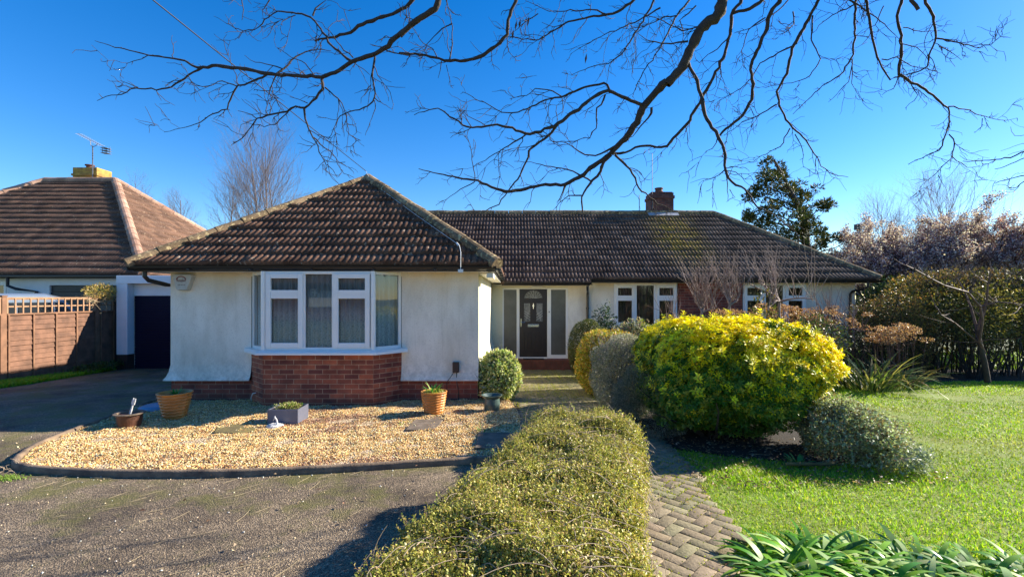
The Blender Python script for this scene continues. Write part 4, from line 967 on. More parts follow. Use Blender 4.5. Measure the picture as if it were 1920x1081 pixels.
pot_plant((-1.13, 6.95, 0.34), 40, 0.17, 0.13, [(0.05, 0.20, 0.04), (0.09, 0.28, 0.06), (0.35, 0.38, 0.06)], 'daffodil leaves sprouting in the pot right of the bay', 'bulb leaves')
P_, N_ = blob((-1.13, 6.95, 0.335), (0.17, 0.17, 0.035), 900, 2, 0.05, 4, 3, 0.2, 0); o = leaf_at('creeping_plant', P_, N_, M['leaf'], None, 0.022, 0.014, pick([(0.45, 0.42, 0.08), (0.3, 0.34, 0.06), (0.5, 0.42, 0.2)], len(P_)), 0.5); tag(o, 'yellowish low plant filling the rim of the pot right of the bay', 'low plant')
# small rusty pot with a broken tool
c = (-4.98, 6.25, 0.03); r_ = empty('rusty_pot', c, 'small rusty brown pot with pale rim, furthest left on the gravel', 'plant pot')
mb = MB(); mb.lathe(c, [(0.105, 0), (0.125, .02), (.137, .10), (.142, .17)], 28); mb.build('pot_body', M['rust'], r_)
mb = MB(); mb.lathe((c[0], c[1], c[2]+.17), [(.142, 0), (.172, .008), (.172, .02), (.14, .022), (.135, -.01)], 28, False); mb.build('rim', M['slab'], r_)
mb = MB(); mb.lathe((c[0], c[1], c[2]+.165), [(.139, 0), (.001, .008)], 16, False); mb.build('soil', M['soil'], r_)
t_ = empty('garden_hand_tool', (c[0]+.01, c[1], c[2]+.17), 'white handled hand tool standing upright in the small rusty pot', 'hand tool')
a = Vector((c[0]+.0, c[1], c[2]+.15)); d_ = Vector((.33, -.05, 1)).normalized()
mb = MB(); mb.tube([a, a+d_*.07, a+d_*.16], [.011, .014, .009], 8); mb.build('shaft', M['whitestone'], t_)
mb = MB(); s_ = Vector((1, 0, -.33)).normalized(); q = a+d_*.155; mb.obox(q-s_*.022-Vector((0, .007, 0)), s_*.044, (0, .014, 0), d_*.06)
for k in (-.020, .006): mb.obox(q+s_*k+d_*.06-Vector((0, .006, 0)), s_*.014, (0, .012, 0), d_*.025)
mb.build('head', M['whitestone'], t_, bevel=.003)
# blue grey cover beside the pot
c = (-5.38, 7.28, 0.04); mb = MB(); mb.lathe(c, [(.24, 0), (.235, .03), (.18, .055), (.001, .062)], 24, False); tag(mb.build('dish_cover', simple('blue plastic', (0.14, 0.28, 0.42), .4), None), 'shallow blue plastic dish behind the larger terracotta pot', 'dish')
# grey planter box (turned slightly) with weeds and a white ornament
c = Vector((-3.05, 6.55, 0.03)); r_ = empty('planter_box', c, 'square dark grey planter box in front of the bay window', 'planter')
U = Vector((1, 0.03, 0)).normalized(); Vv = Vector((-.03, 1, 0)).normalized(); Wd, Dp, Hh, th = 0.40, 0.36, 0.20, 0.016; o_ = c-U*Wd/2-Vv*Dp/2
for nm, a0, u, v_ in (('front_panel', o_, U*Wd, Vv*th), ('back_panel', o_+Vv*(Dp-th), U*Wd, Vv*th), ('side_panel', o_+Vv*th+Vector((0,0,.001)), U*th, Vv*(Dp-2*th)), ('side_panel', o_+Vv*th+U*(Wd-th)+Vector((0,0,.001)), U*th, Vv*(Dp-2*th))):
    mb = MB(); mb.obox(a0, u, v_, (0, 0, Hh-(0 if 'side' not in nm else .002))); mb.build(nm, M['zinc'], r_, bevel=.003)
mb = MB(); mb.obox(o_+U*th+Vv*th, U*(Wd-2*th), Vv*(Dp-2*th), (0, 0, Hh-.03)); mb.build('soil', M['soil'], r_)
P_, N_ = blob((c.x+.02, c.y+.02, .22), (.16, .13, .045), 700, 2, .3, 5, 9, .3, -.2); o = leaf_at('planter_weeds', P_, N_, M['leaf'], None, .03, .012, pick([(.12, .2, .03), (.25, .28, .06), (.5, .42, .2)], len(P_)), .7); tag(o, 'straggly weeds growing in the grey planter box', 'weeds')
r_ = empty('garden_ornament', (-3.05, 6.22, .04), 'tiny white bird ornament on a white stone before the planter', 'ornament')
mb = MB(); mb.lathe((-3.08, 6.24, .035), [(.105, 0), (.10, .025), (.07, .04), (.001, .045)], 14, False); o = mb.build('stone', M['whitestone'], r_)
for v in o.data.vertices: v.co.x = -3.08+(v.co.x+3.08)*1.25 if False else v.co.x+random.uniform(-.006, .006); v.co.z += random.uniform(-.004, .004)
mb = MB(); mb.tube([(-3.05, 6.23, .075), (-3.05, 6.23, .11), (-3.055, 6.225, .14), (-3.075, 6.22, .165), (-3.07, 6.22, .185)], [.014, .011, .008, .012, .004], 7); mb.tube([(-3.05, 6.23, .125), (-3.085, 6.23, .15), (-3.10, 6.23, .12)], [.006, .008, .003], 6); mb.build('bird', M['whitestone'], r_)
# green glazed pot tilted by the variegated bush
c = (-.30, 7.15, .02); r_ = empty('glazed_pot', c, 'grey green glazed pot beside the variegated bush', 'plant pot')
mb = MB(); mb.lathe(c, [(.085, 0), (.115, .03), (.125, .12), (.115, .20), (.15, .235), (.16, .25), (.14, .25), (.105, .21), (.10, .17)], 28); mb.build('pot_body', M['greenpot'], r_)
mb = MB(); mb.lathe((c[0], c[1], c[2]+.19), [(.105, 0), (.001, .01)], 16, False); mb.build('soil', M['soil'], r_)
# slabs and stone in the gravel
def slab(pts, z0, z1, label, mat=None):
    mb = MB(); mb.prism(pts, z0, z1); tag(mb.build('paving_slab', mat or M['slab'], None, bevel=.006), label, 'paving slab', 'slabs laid in the gravel')
def gp(px, py, z=0.045):
    Y = (EYE-z)*F/(py-CY); return ((px-CX)/F*Y, Y)
slab([gp(760, 806), gp(815, 806), gp(831, 787), gp(778, 786)], .0, .052, 'small slab half under the terracotta pot right of the bay, nearest the camera')
slab([gp(800, 785.5), gp(832, 786), gp(846, 772), gp(800, 771)], .0, .044, 'small slab beneath the terracotta pot right of the bay')
slab([gp(890, 841), gp(982, 841), gp(982, 812), gp(897, 812)], .0, .060, 'broad dark slab at the corner of the gravel beside the low hedge')
st = [gp(400, 811), gp(440, 813), gp(480, 806), gp(472, 796), (gp(430, 795)[0], gp(430, 795)[1]), gp(408, 800)]
mb = MB(); mb.prism(st, 0, .055); tag(mb.build('flat_stone', simple('mossy stone', (.20, .16, .05), .9, .3, 9, .8, 50, c2=(.10, .075, .04)), None, bevel=.012), 'irregular mossy stone lying in the gravel left of the planter', 'stone')
# shoots coming up through the gravel
for px, py, n, h, lab in ((905, 808, 9, .13, 'thin green shoots beside the broad slab at the gravel corner'), (757, 792, 14, .05, 'low green weeds left of the small slabs'), (712, 768, 16, .05, 'low green weeds at the right foot of the bay')):
    x, y = gp(px, py); pot_plant((x, y, .03), n, h, .06 if n < 12 else .14, [(.10, .25, .04), (.16, .3, .05)], lab, 'weeds', .01, .5, 'weed')
# ------------------------------------------------------------------ fence, neighbour, car
FN = empty('wooden_fence', (-11.0, 10.4, -.1), 'brown lap board fence with trellis top beside the driveway', 'fence')
FX = -11.0
posts = [(10.36, M['wood']), (12.7, M['wood']), (8.05, M['wood'])]
for y, m_ in posts:
    mb = MB(); mb.box(FX-.05, FX+.05, y-.05, y+.05, gzf(y)-.1, 1.735); mb.box(FX-.06, FX+.06, y-.06, y+.06, 1.735, 1.76); mb.build('post', m_, FN, bevel=.006)
mb = MB(); mb.box(FX-.05, FX+.07, 13.22, 13.36, -.3, 1.74); mb.build('post', M['darkpost'], FN, bevel=.006)
for (ya, yb) in ((8.1, 10.31), (10.41, 12.65), (12.75, 13.22)):
    g0 = gzf((ya+yb)/2)+.03; top = 1.33; n = 13; hb_ = (top-g0)/n; mb = MB()
    for i in range(n):
        z0 = g0+i*hb_; wv = random.uniform(-.006, .006)
        mb.obox((FX+.028+wv, ya, z0), (0, yb-ya, random.uniform(-.012, .012)), (.010, 0, 0), (-.022, 0, hb_+.02))
    mb.build('lap_panel', M['wood2'], FN)
    mb = MB(); nb = max(1, int(round((yb-ya)/.56)))
    for i in range(nb+1): y = ya+.02+(yb-ya-.06)*i/nb; mb.box(FX+.04, FX+.06, y, y+.035, g0-.02, top)
    mb.box(FX+.0, FX+.062, ya, yb, top, top+.035); mb.build('batten', M['wood'], FN)
    mb = MB(); 
    for z in (1.50, 1.665): mb.box(FX+.0, FX+.02, ya, yb, z, z+.03)
    mb.box(FX-.01, FX+.035, ya, yb, 1.69, 1.72); nt_ = int((yb-ya)/.165)
    for i in range(nt_+1): y = ya+.01+(yb-ya-.05)*i/max(1, nt_); mb.box(FX+.021, FX+.037, y, y+.03, 1.366, 1.689)
    mb.build('trellis', M['wood3'], FN)
# dried climber on the fence
SR = empty('dry_climber', (-10.95, 12.9, 1.6), 'straw coloured dried climber on top of the fence beside the garage', 'climber')
tl = []
for i in range(90):
    p = np.array([-11.0+RNG.normal(0, .1), 12.85+RNG.normal(0, .22), 1.60]); d = np.array([RNG.normal(0.1, .5), RNG.normal(-.1, .9), RNG.uniform(.2, 1)])
    tl.append(zigzag(p, unit(d), RNG.uniform(.25, .5), .007, 6, .45))
tube_obj('stems', tl, M['dryTwig'], SR, 4)
P_, N_ = blob((-11.0, 12.85, 1.86), (.3, .42, .20), 1400, 2, .2, 4, 5, .3); leaf_at('dry_leaves', P_, N_, M['leaf'], SR, .05, .022, pick([(.55, .38, .12), (.45, .30, .10), (.35, .33, .08)], len(P_)), .6)
# neighbour's bungalow
NB = empty('neighbour_bungalow', (-17.5, 17, -.28), 'neighbouring white bungalow with red brown hipped tile roof and yellow lichened chimney', 'house')
nx0, nx1, ny0, nd = -24.2, -11.3, 14.75, 5.0; ntp = .815; nh, nz = hip_roof(NB, nx0, nx1, ny0, ny0+2*nd, 2.43, ntp, M['tile_red'], M['ridge_red'], 'roof_slope', gauge=nd/math.cos(math.atan(ntp))/19)
for a, b in (((nx1, ny0, 2.47), (nx1-nd, ny0+nd, nz+.05)), ((nx1, ny0+2*nd, 2.47), (nx1-nd, ny0+nd, nz+.05)), ((nx0, ny0, 2.47), (nx0+nd, ny0+nd, nz+.05)), ((nx0, ny0+2*nd, 2.47), (nx0+nd, ny0+nd, nz+.05))):
    ridge_line('hip_tiles', a, b, .15, M['ridge_red'], NB)
ridge_line('ridge_tiles', (nx0+nd, ny0+nd, nz+.05), (nx1-nd, ny0+nd, nz+.05), .14, M['ridge_red'], NB)
mb = MB(); wy = 15.1
gx0, gx1 = -14.55, -11.95
mb.box(nx0+.3, -17.6, wy, wy+.2, -.4, 2.36); mb.box(-17.6, -15.85, wy+.001, wy+.2, -.4, 1.2); mb.box(-17.6, -15.85, wy+.001, wy+.2, 2.22, 2.36); mb.box(-15.85, gx0, wy, wy+.2, -.4, 2.36)
mb.box(gx0, gx1, wy+.001, wy+.2, 2.10, 2.36); mb.box(gx1, nx1-.3, wy, wy+.2, -.4, 2.36); mb.box(nx1-.5, nx1-.3, wy+.2, ny0+2*nd-.3, -.4, 2.36); mb.box(nx0+.3, nx1-.5, ny0+2*nd-.5, ny0+2*nd-.3, -.4, 2.36); mb.box(nx0+.3, nx0+.5, wy+.2, ny0+2*nd-.5, -.4, 2.36)
mb.build('wall', M['white_render'], NB)
window(NB, (-17.6, wy-.01, 1.2), (1, 0, 0), (0, -1, 0), 1.75, 1.02, [(.06, .80, .06, .96, .06), (.86, 1.69, .06, .96, .06)], .06, 'curtain')
mb = MB()
for i in range(12): mb.box(gx0, gx1, wy+.05+.01*(i % 2), wy+.12, -.3+i*.2, -.3+(i+1)*.2-.012)
mb.build('garage_door', simple('dark slate door', (.03, .03, .035), .5), NB)
mb = MB(); mb.box(nx0, nx1, ny0+.06, ny0+.085, 2.30, 2.42); mb.box(nx1-.085, nx1-.06, ny0+.085, ny0+2*nd, 2.30, 2.42); mb.build('fascia', M['brownwood'], NB)
mb = MB(); mb.box(nx0+.1, nx1-.09, ny0+.086, wy+.01, 2.31, 2.32); mb.build('soffit', M['soffit'], NB)
mb = MB(); mb.box(nx0, nx1, ny0-.06, ny0+.055, 2.33, 2.40); mb.build('gutter', M['black'], NB, bevel=.02)
mb = MB(); mb.tube([(-15.5, ny0, 2.33), (-15.5, ny0, 2.08), (-15.3, ny0+.05, 1.98), (-14.9, wy-.06, 1.90), (-14.9, wy-.06, -.2)], .045, 8); mb.build('downpipe', M['black'], NB)
mb = MB(); q0, q1, qy = -18.25, -17.15, ny0+nd-.1
mb.box(-18.3, -17.3, 20.0, 20.75, nz-.6, nz+.62); mb.box(-18.34, -17.26, 19.96, 20.79, nz+.28, nz+.36); nc_ = mb.build('chimney', M['chimney2'], NB)
mb = MB(); mb.lathe((-17.85, 20.3, nz+.62), [(.14, 0), (.12, .12), (.17, .14), (.17, .18), (.11, .18)], 14); mb.build('chimney_pot', M['pot_clay'], nc_)
mb = MB(); ax, ay = -17.42, 19.94; mb.tube([(ax, ay, nz+.0), (ax, ay, nz+1.50)], .022, 6)
b0, b1 = Vector((ax-.62, ay, nz+2.02)), Vector((ax+.72, ay, nz+1.32)); d_ = (b1-b0).normalized(); mb.tube([b0, b1], .010, 5)
mb.tube([(ax-.1, ay, nz+1.74), (ax-.08, ay, nz+1.52), (ax+.02, ay, nz+1.46), (ax+.14, ay, nz+1.50), (ax+.2, ay, nz+1.58)], .014, 5)
for k in range(12):
    p = b0+d_*(.06+.095*k); mb.tube([p+Vector((0, -.16, .0))-Vector((.02, 0, .04)), p+Vector((0, .16, 0))+Vector((.02, 0, .04))], .006, 4)
for (xx, zz) in ((.0, 0), (.0, -.10), (.0, .10)):
    mb.obox(b1+Vector((-.32, -.12, zz-.03)), (.30, 0, -.02), (0, .24, 0), (0, 0, .012))
for k in (-.32, -.16, 0): mb.tube([b1+Vector((k, 0, -.13)), b1+Vector((k, 0, .13))], .010, 4)
mb.build('television_aerial', M['alu'], nc_)
# parked car behind the fence
CR = empty('parked_car', (-12.6, 12.0, -.2), 'silver blue car parked behind the trellis of the wooden fence', 'car')
prof = [(-2.15, .35), (-2.18, .75), (-2.08, 1.02), (-1.98, 1.12), (-1.72, 1.72), (-1.55, 1.92), (-1.2, 2.02), (.3, 2.03), (.75, 1.93), (1.25, 1.32), (1.45, 1.20), (2.05, 1.02), (2.18, .72), (2.16, .35)]
V, I = [], []; z0 = gzf(12)-.02; npf = len(prof)
secs = [(-.93, .0), (-.90, .05), (.90, .05), (.93, .0)]
def cw(z): return .93-.16*max(0, (z-1.05))/1.0
for y, z in prof: 
    for s in (-1, -.93, .93, 1):
        hw = cw(z); V.append((-12.75+s*hw, 12.05+y, z0+z-(.05 if abs(s) == 1 and z > 1.9 else 0)))
for i in range(npf-1):
    for j in range(3): I.append((i*4+j, i*4+j+1, (i+1)*4+j+1, (i+1)*4+j))
I = np.array(I)[:, ::-1]
cb = npmesh('body', np.array(V), 4, I, M['carpaint'], CR, smooth=False)
mb = MB()
for s in (-1, 1):
    mb.face([(-12.75+s*cw(z), 12.05+y, z0+z-(.05 if z > 1.9 else 0)) for y, z in prof])
mb.build('side', M['carpaint'], CR)
for s in (-1, 1):
    for ya, yb in ((-1.62, -.55), (-.47, .42), (.48, 1.12)):
        zt_ = 1.80; mb = MB(); q = lambda y, z: (-12.75+s*(cw(z)+.006), 12.05+y, z0+z)
        yb2 = yb-(.42 if yb > 1 else 0); ya2 = ya+(.14 if ya < -1 else 0)
        mb.face([q(ya, 1.25), q(yb, 1.25), q(yb2, zt_), q(ya2, zt_)]); mb.build('side_window', M['carglass'], CR)
mb = MB(); mb.face([(-12.75-.74, 12.05-1.93, z0+1.24), (-12.75+.74, 12.05-1.93, z0+1.24), (-12.75+.68, 12.05-1.70, z0+1.80), (-12.75-.68, 12.05-1.70, z0+1.80)]); mb.build('rear_window', M['carglass'], CR)
mb = MB(); mb.face([(-12.75-.74, 12.05+1.225, z0+1.38), (-12.75+.74, 12.05+1.225, z0+1.38), (-12.75+.68, 12.05+.80, z0+1.89), (-12.75-.68, 12.05+.80, z0+1.89)]); mb.build('windscreen', M['carglass'], CR)
for s in (-1, 1):
    mb = MB(); mb.box(-12.75+s*.72-.1, -12.75+s*.72+.1, 12.05-2.19, 12.05-2.15, z0+.78, z0+.98); mb.build('tail_lamp', M['lampred'], CR, bevel=.01)
    for y in (-1.35, 1.35):
        mb = MB(); cx_ = -12.75+s*.84; K = 24; 
        for (ra, xa, rb_, xb) in ((.20, .11, .33, .11), (.33, .11, .34, .08), (.34, .08, .34, -.08), (.34, -.08, .33, -.11), (.33, -.11, .2, -.11)):
            for k in range(K):
                a0, a1 = 2*math.pi*k/K, 2*math.pi*(k+1)/K; P_ = lambda r, x, a: (cx_+x, 12.05+y+r*math.cos(a), z0+.34+r*math.sin(a))
                mb.face([P_(ra, xa, a0), P_(ra, xa, a1), P_(rb_, xb, a1), P_(rb_, xb, a0)], sm=True)
        wh = mb.build('wheel', M['tyre'], CR)
        mb = MB(); mb.tube([(cx_-.09, 12.05+y, z0+.34), (cx_+.09, 12.05+y, z0+.34)], .2, 16); mb.build('rim', M['alu'], wh)
mb = MB(); mb.box(-23, -11.2, 8.0, 14.7, -.3, -.29); tag(mb.build('neighbour_driveway', M['tarmac'], None), kind='structure')
# ------------------------------------------------------------------ overhead wire, poles
WI = empty('overhead_wire', (-3.1, 10.3, 4.3), 'black telephone wire running down to the apex of the bay roof', 'wire')
A_ = Vector((ap[0]-.03, ap[1]-.05, AZ+.16)); B_ = Vector((-3.76, 5, 4.83)); d_ = (B_-A_)/(A_.y-B_.y); tl = []
pts = []
for k in range(31):
    y = A_.y-26*k/30; s = (A_.y-y); p = A_+d_*s; sag = .0009*s*(s-5.3); pts.append((p.x, p.y, p.z+sag))
tl.append((pts, np.full(31, .007))); tube_obj('cable', tl, M['wire'], WI, 5)
pts = [A_, Vector((-2.95, 10.05, 4.13)), Vector((-1.75, 8.75, 3.22)), Vector((-.85, 7.75, 2.56))]; mb = MB(); mb.tube(pts, .004, 5); mb.tube([(-.85, 7.75, 2.56), (-.80, 7.50, 2.42), (-.79, 7.39, 2.36), (-.79, 7.38, 2.14)], .005, 5); mb.build('roof_cable', M['porcelain'], WI)
mb = MB(); mb.tube([(-.90, 7.80, 2.60), (-.86, 7.75, 2.555)], .016, 8); mb.box(-.83, -.75, 7.37, 7.395, 2.10, 2.15); mb.build('insulator', M['porcelain'], WI)
PX = -3.1+d_.x*25.5; PW = empty('telegraph_pole', (A_.x+d_.x*26, A_.y-26, 0), 'wooden telegraph pole standing behind the camera', 'pole')
mb = MB(); zt_ = pts and A_.z+d_.z*26+.0009*26*20.7; mb.tube([(A_.x+d_.x*26, A_.y-26, -.2), (A_.x+d_.x*26, A_.y-26, zt_+.3)], [.14, .10], 12); mb.build('pole', M['pole'], PW)
q = at(1610, 430, 32); UP = empty('utility_pole', (q.x, 32, -.3), 'distant dark utility pole between the conifer and the blossom tree', 'pole')
mb = MB(); mb.tube([(q.x, 32, -.3), (q.x, 32, q.z)], [.17, .13], 10); mb.build('shaft', M['pole'], UP)
mb = MB(); mb.box(q.x-.1, q.x+.34, 31.85, 32.1, q.z-.35, q.z-.27); mb.box(q.x-.18, q.x+.1, 31.8, 32.2, q.z-.02, q.z+.35); mb.build('fitting', M['pole'], UP)
# the house and hedge over the road (seen only as reflections)
OH = empty('opposite_house', (-16, -22, 0), 'brick house across the road behind the camera', 'house')
mb = MB(); mb.box(-26, -6, -26.5, -20.5, -.2, 2.7); mb.build('wall', M['brick2'], OH)
for x in (-24, -20.5, -15, -10):
    mb = MB(); mb.box(x, x+1.8, -20.5, -20.45, 1.0, 2.2); mb.build('window', M['upvc'], OH)
hip_roof(OH, -26.6, -5.4, -27.2, -19.9, 2.7, .8, M['tile_red'], None, 'roof_slope', gauge=.6, roll=.6)
# ------------------------------------------------------------------ shrubs and hedges
def root_at(name, c, label, cat, group=None): return empty(name, c, label, cat, group)
# yellow Mexican orange style bush: rosettes of leaves
YB = root_at('yellow_bush', (2.94, 6.0, 0), 'large domed bright yellow bush on the bed at the lawn edge', 'bush', None)
def rosettes(name, P, N, k, L, W, C, mat, parent, spread=1.0, curl=0.12):
    n = len(P); A = unit(np.cross(N, unit(RNG.normal(size=(n, 3))))); B = np.cross(N, A)
    a0 = RNG.uniform(0, 6.28, n); PP, DD, NN, LL, CC = [], [], [], [], []
    for i in range(k):
        a = a0+6.283*i/k+RNG.normal(0, .2, n); rad = A*np.cos(a)[:, None]+B*np.sin(a)[:, None]
        up = RNG.uniform(.25, .9, n)[:, None]
        D = unit(rad*spread+N*up); PP.append(P+rad*0.004); DD.append(D); NN.append(unit(N-rad*up*.8)); LL.append(L*RNG.uniform(.7, 1.15, n)); CC.append(np.clip(C*(1+RNG.normal(0, .1, (n, 1))), .003, .95))
    LL = np.concatenate(LL)
    return leaves(name, np.concatenate(PP), np.concatenate(DD), np.concatenate(NN), LL, LL*W, np.concatenate(CC), mat, parent, .22, True, curl)
def yb_pts(n, depth, seed):
    P, N = blob((2.70, 6.10, .80), (1.0, .93, .600), n, 3.5, .07, 4.2, seed, depth, -.92)
    # undercut foot and hollows low on the near side
    low = np.clip((.52-P[:, 2])/.35, 0, 1); P[:, 0] = 2.70+(P[:, 0]-2.70)*(1-.06*low); P[:, 1] = 6.15+(P[:, 1]-6.15)*(1-.25*low)
    hole = lump(P, 2.6, 1.0, 77)
    k = ~((P[:, 2] < .42+.16*hole) & (RNG.uniform(size=len(P)) < .80))
    return P[k], N[k]
P, N = yb_pts(21000, .045, 4)
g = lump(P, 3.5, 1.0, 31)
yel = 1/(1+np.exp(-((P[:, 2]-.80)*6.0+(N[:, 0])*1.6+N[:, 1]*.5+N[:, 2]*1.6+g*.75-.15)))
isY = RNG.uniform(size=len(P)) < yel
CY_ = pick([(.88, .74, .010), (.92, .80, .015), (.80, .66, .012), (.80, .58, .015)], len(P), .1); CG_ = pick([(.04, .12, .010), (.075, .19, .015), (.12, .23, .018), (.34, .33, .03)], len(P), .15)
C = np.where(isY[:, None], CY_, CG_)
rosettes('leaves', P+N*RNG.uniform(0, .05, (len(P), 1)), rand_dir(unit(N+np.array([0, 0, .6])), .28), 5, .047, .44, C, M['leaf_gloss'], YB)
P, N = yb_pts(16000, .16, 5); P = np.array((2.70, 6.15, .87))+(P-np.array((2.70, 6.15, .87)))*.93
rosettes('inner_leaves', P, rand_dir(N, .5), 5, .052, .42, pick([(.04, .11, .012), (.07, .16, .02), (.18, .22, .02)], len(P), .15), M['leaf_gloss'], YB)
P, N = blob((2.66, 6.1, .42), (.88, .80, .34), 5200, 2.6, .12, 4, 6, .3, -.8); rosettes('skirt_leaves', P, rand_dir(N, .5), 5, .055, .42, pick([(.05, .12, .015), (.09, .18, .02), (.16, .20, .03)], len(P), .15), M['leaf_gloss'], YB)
tl = []
for i in range(26):
    a = RNG.uniform(0, 6.28); p = np.array([2.68+.35*math.cos(a), 6.1+.3*math.sin(a), -.05]); tl.append(zigzag(p, unit(np.array([math.cos(a)*1.1, math.sin(a)*.9, 1.1])), 1.1, .022, 7, .16))
tube_obj('stems', tl, M['bark'], YB, 6)
P, N = yb_pts(260, .02, 15); k = (N[:, 2] > -.1); P, N = P[k], N[k]; PP, NN, tl = [], [], []
for i in range(min(150, len(P))):
    d = unit(N[i]+np.array([0, 0, .8])+RNG.normal(0, .25, 3)); L = RNG.uniform(.06, .17); tl.append((np.array([P[i]-d*.05, P[i]+d*L]), np.array([.003, .002])))
    for q_ in np.linspace(.35, 1, 4): PP.append(P[i]+d*L*q_); NN.append(d)
tube_obj('shoots', tl, M['twig'], YB, 4); rosettes('shoot_leaves', np.array(PP), np.array(NN), 4, .055, .4, pick([(.86, .72, .02), (.70, .62, .03), (.36, .42, .03)], len(PP)), M['leaf_gloss'], YB, .9)
for px, py, Y, h in ((1365, 594, 6.1, .12), (1278, 607, 5.9, .11), (1497, 610, 6.2, .07)):   # upright top sprigs
    q = at(px, py, Y); n = 8; P = np.array([[q.x+RNG.normal(0, .012), q.y, q.z-.03+h*k/n] for k in range(n)]); rosettes('sprig', P, np.tile([0, 0, 1.], (n, 1)), 5, .06, .42, pick([(.66, .55, .02)], n), M['leaf_gloss'], YB, .8)

def bush(name, c, rad, n, L, W, cols, label, cat, p=2.2, amp=.08, k=4, seed=1, depth=.10, out=.55, mat='leaf', five=False, zcut=-.85, stems=14, wts=None, group=None, stemr=.008, foot=None, fold=.2):
    r_ = empty(name, (c[0], c[1], gzf(c[1])), label, cat, group)
    P, N = blob(c, rad, n, p, amp, k, seed, depth, zcut)
    leaf_at('leaves', P, N, M[mat], r_, L, W, pick(cols, len(P), .15, None, wts), out, five, fold)
    if depth < .2:
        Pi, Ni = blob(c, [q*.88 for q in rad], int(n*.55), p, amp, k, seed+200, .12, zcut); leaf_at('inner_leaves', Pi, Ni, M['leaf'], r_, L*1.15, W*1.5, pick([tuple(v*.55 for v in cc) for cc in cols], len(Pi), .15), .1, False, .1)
    tl = []; z0 = gzf(c[1])-.02
    for i in range(stems):
        a = RNG.uniform(0, 6.28); pp = np.array([c[0]+rad[0]*.25*math.cos(a), c[1]+rad[1]*.25*math.sin(a), z0]); tgt = np.array([c[0]+rad[0]*.7*math.cos(a), c[1]+rad[1]*.7*math.sin(a), c[2]+rad[2]*RNG.uniform(-.1, .7)])
        tl.append(zigzag(pp, unit(tgt-pp), np.linalg.norm(tgt-pp), stemr, 5, .12))
    if tl: tube_obj('stems', tl, M['bark'], r_, 5)
    return r_
gb = bush('golden_bush', (1.78, 8.75, .52), (.60, .62, .62), 11000, .048, .024, [(.60, .42, .03), (.42, .40, .04), (.22, .30, .04), (.60, .33, .06), (.66, .52, .12)], 'rounded golden leaved bush next to the path, in front of the dark topiary', 'bush', 2.4, .06, 3, 11, .09, .55, 'leaf_gloss', True)
bush('dark_topiary', (1.72, 10.9, .53), (.44, .44, .70), 15000, .026, .012, [(.035, .06, .015), (.06, .09, .02), (.14, .13, .03)], 'clipped dark green rounded topiary shrub beside the front door', 'topiary', 2.3, .03, 3, 12, .06, .45)
GS = bush('grey_shrub', (1.72, 7.25, .52), (.50, .72, .60), 30000, .026, .009, [(.22, .24, .20), (.30, .31, .27), (.13, .16, .11), (.38, .34, .32)], 'silvery grey fine leaved shrub between the golden bush and the yellow bush', 'shrub', 2.2, .07, 4, 13, .10, .6)
P, N = blob((1.78, 6.25, .34), (.44, .62, .44), 20000, 2.2, .09, 4, 14, .12, -.7); leaf_at('lower_leaves', P, N, M['leaf'], GS, .026, .009, pick([(.18, .20, .17), (.26, .27, .24), (.12, .14, .10)], len(P)), .85)
tl = []
for i in range(420):
    p = np.array([1.72+RNG.normal(0, .26), 7.1+RNG.normal(0, .4), .9+RNG.uniform(0, .2)]); tl.append(zigzag(p, unit(np.array([RNG.normal(0, .5), RNG.normal(0, .5), 1])), .14, .0018, 3, .2))
tube_obj('flower_stalks', tl, M['greytwig'], GS, 3)
bush('variegated_bush', (-.20, 8.02, .42), (.35, .34, .42), 5200, .055, .030, [(.58, .58, .20), (.46, .52, .20), (.20, .30, .08), (.66, .66, .40)], 'variegated cream and green bush against the corner of the bay wing', 'bush', 2.0, .10, 4, 15, .14, .5, 'leaf_gloss', True, stems=8)
GV = bush('grey_green_shrub', (3.60, 5.15, .25), (.44, .55, .36), 9000, .034, .016, [(.36, .42, .24), (.26, .32, .15), (.48, .52, .38), (.24, .18, .10)], 'sprawling grey green shrub at the right foot of the yellow bush', 'shrub', 1.9, .13, 4, 16, .13, .5, 'leaf_gloss', True, -.6)
P, N = blob((3.88, 4.85, .14), (.28, .32, .15), 2400, 1.9, .2, 5, 17, .2, -.5); leaf_at('trailing_leaves', P, N, M['leaf_gloss'], GV, .036, .017, pick([(.30, .35, .25), (.22, .26, .15), (.40, .44, .36)], len(P)), .4, True)
bush('camellia', (2.32, 12.1, .85), (.36, .34, .82), 1300, .075, .034, [(.025, .05, .02), (.04, .075, .03), (.07, .11, .05)], 'upright dark glossy shrub at the corner of the wall left of the first window', 'shrub', 1.7, .22, 4, 18, .4, .4, 'leaf_gloss', True)
bush('variegated_shrub', (2.75, 10.9, .55), (.50, .45, .64), 4200, .055, .030, [(.10, .15, .06), (.20, .24, .12), (.50, .48, .30), (.40, .28, .22)], 'pale edged low shrub below the left light of the first window', 'shrub', 2, .12, 4, 19, .15, .45, 'leaf_gloss', True)
bush('twiggy_shrub', (3.35, 10.6, .55), (.45, .42, .70), 3800, .04, .012, [(.16, .19, .10), (.28, .22, .16), (.36, .28, .22)], 'grey twiggy shrub below the middle of the first window', 'shrub', 2, .15, 4, 20, .25, .8, 'leaf', False, stems=50)
bush('evergreen_shrub', (5.05, 9.7, .85), (.42, .40, .78), 1500, .075, .035, [(.10, .12, .03), (.20, .18, .04), (.06, .09, .02), (.30, .20, .05)], 'bronzed leafy shrub behind the yellow bush before the brick panel', 'shrub', 1.8, .2, 4, 24, .3, .5, 'leaf_gloss', True)
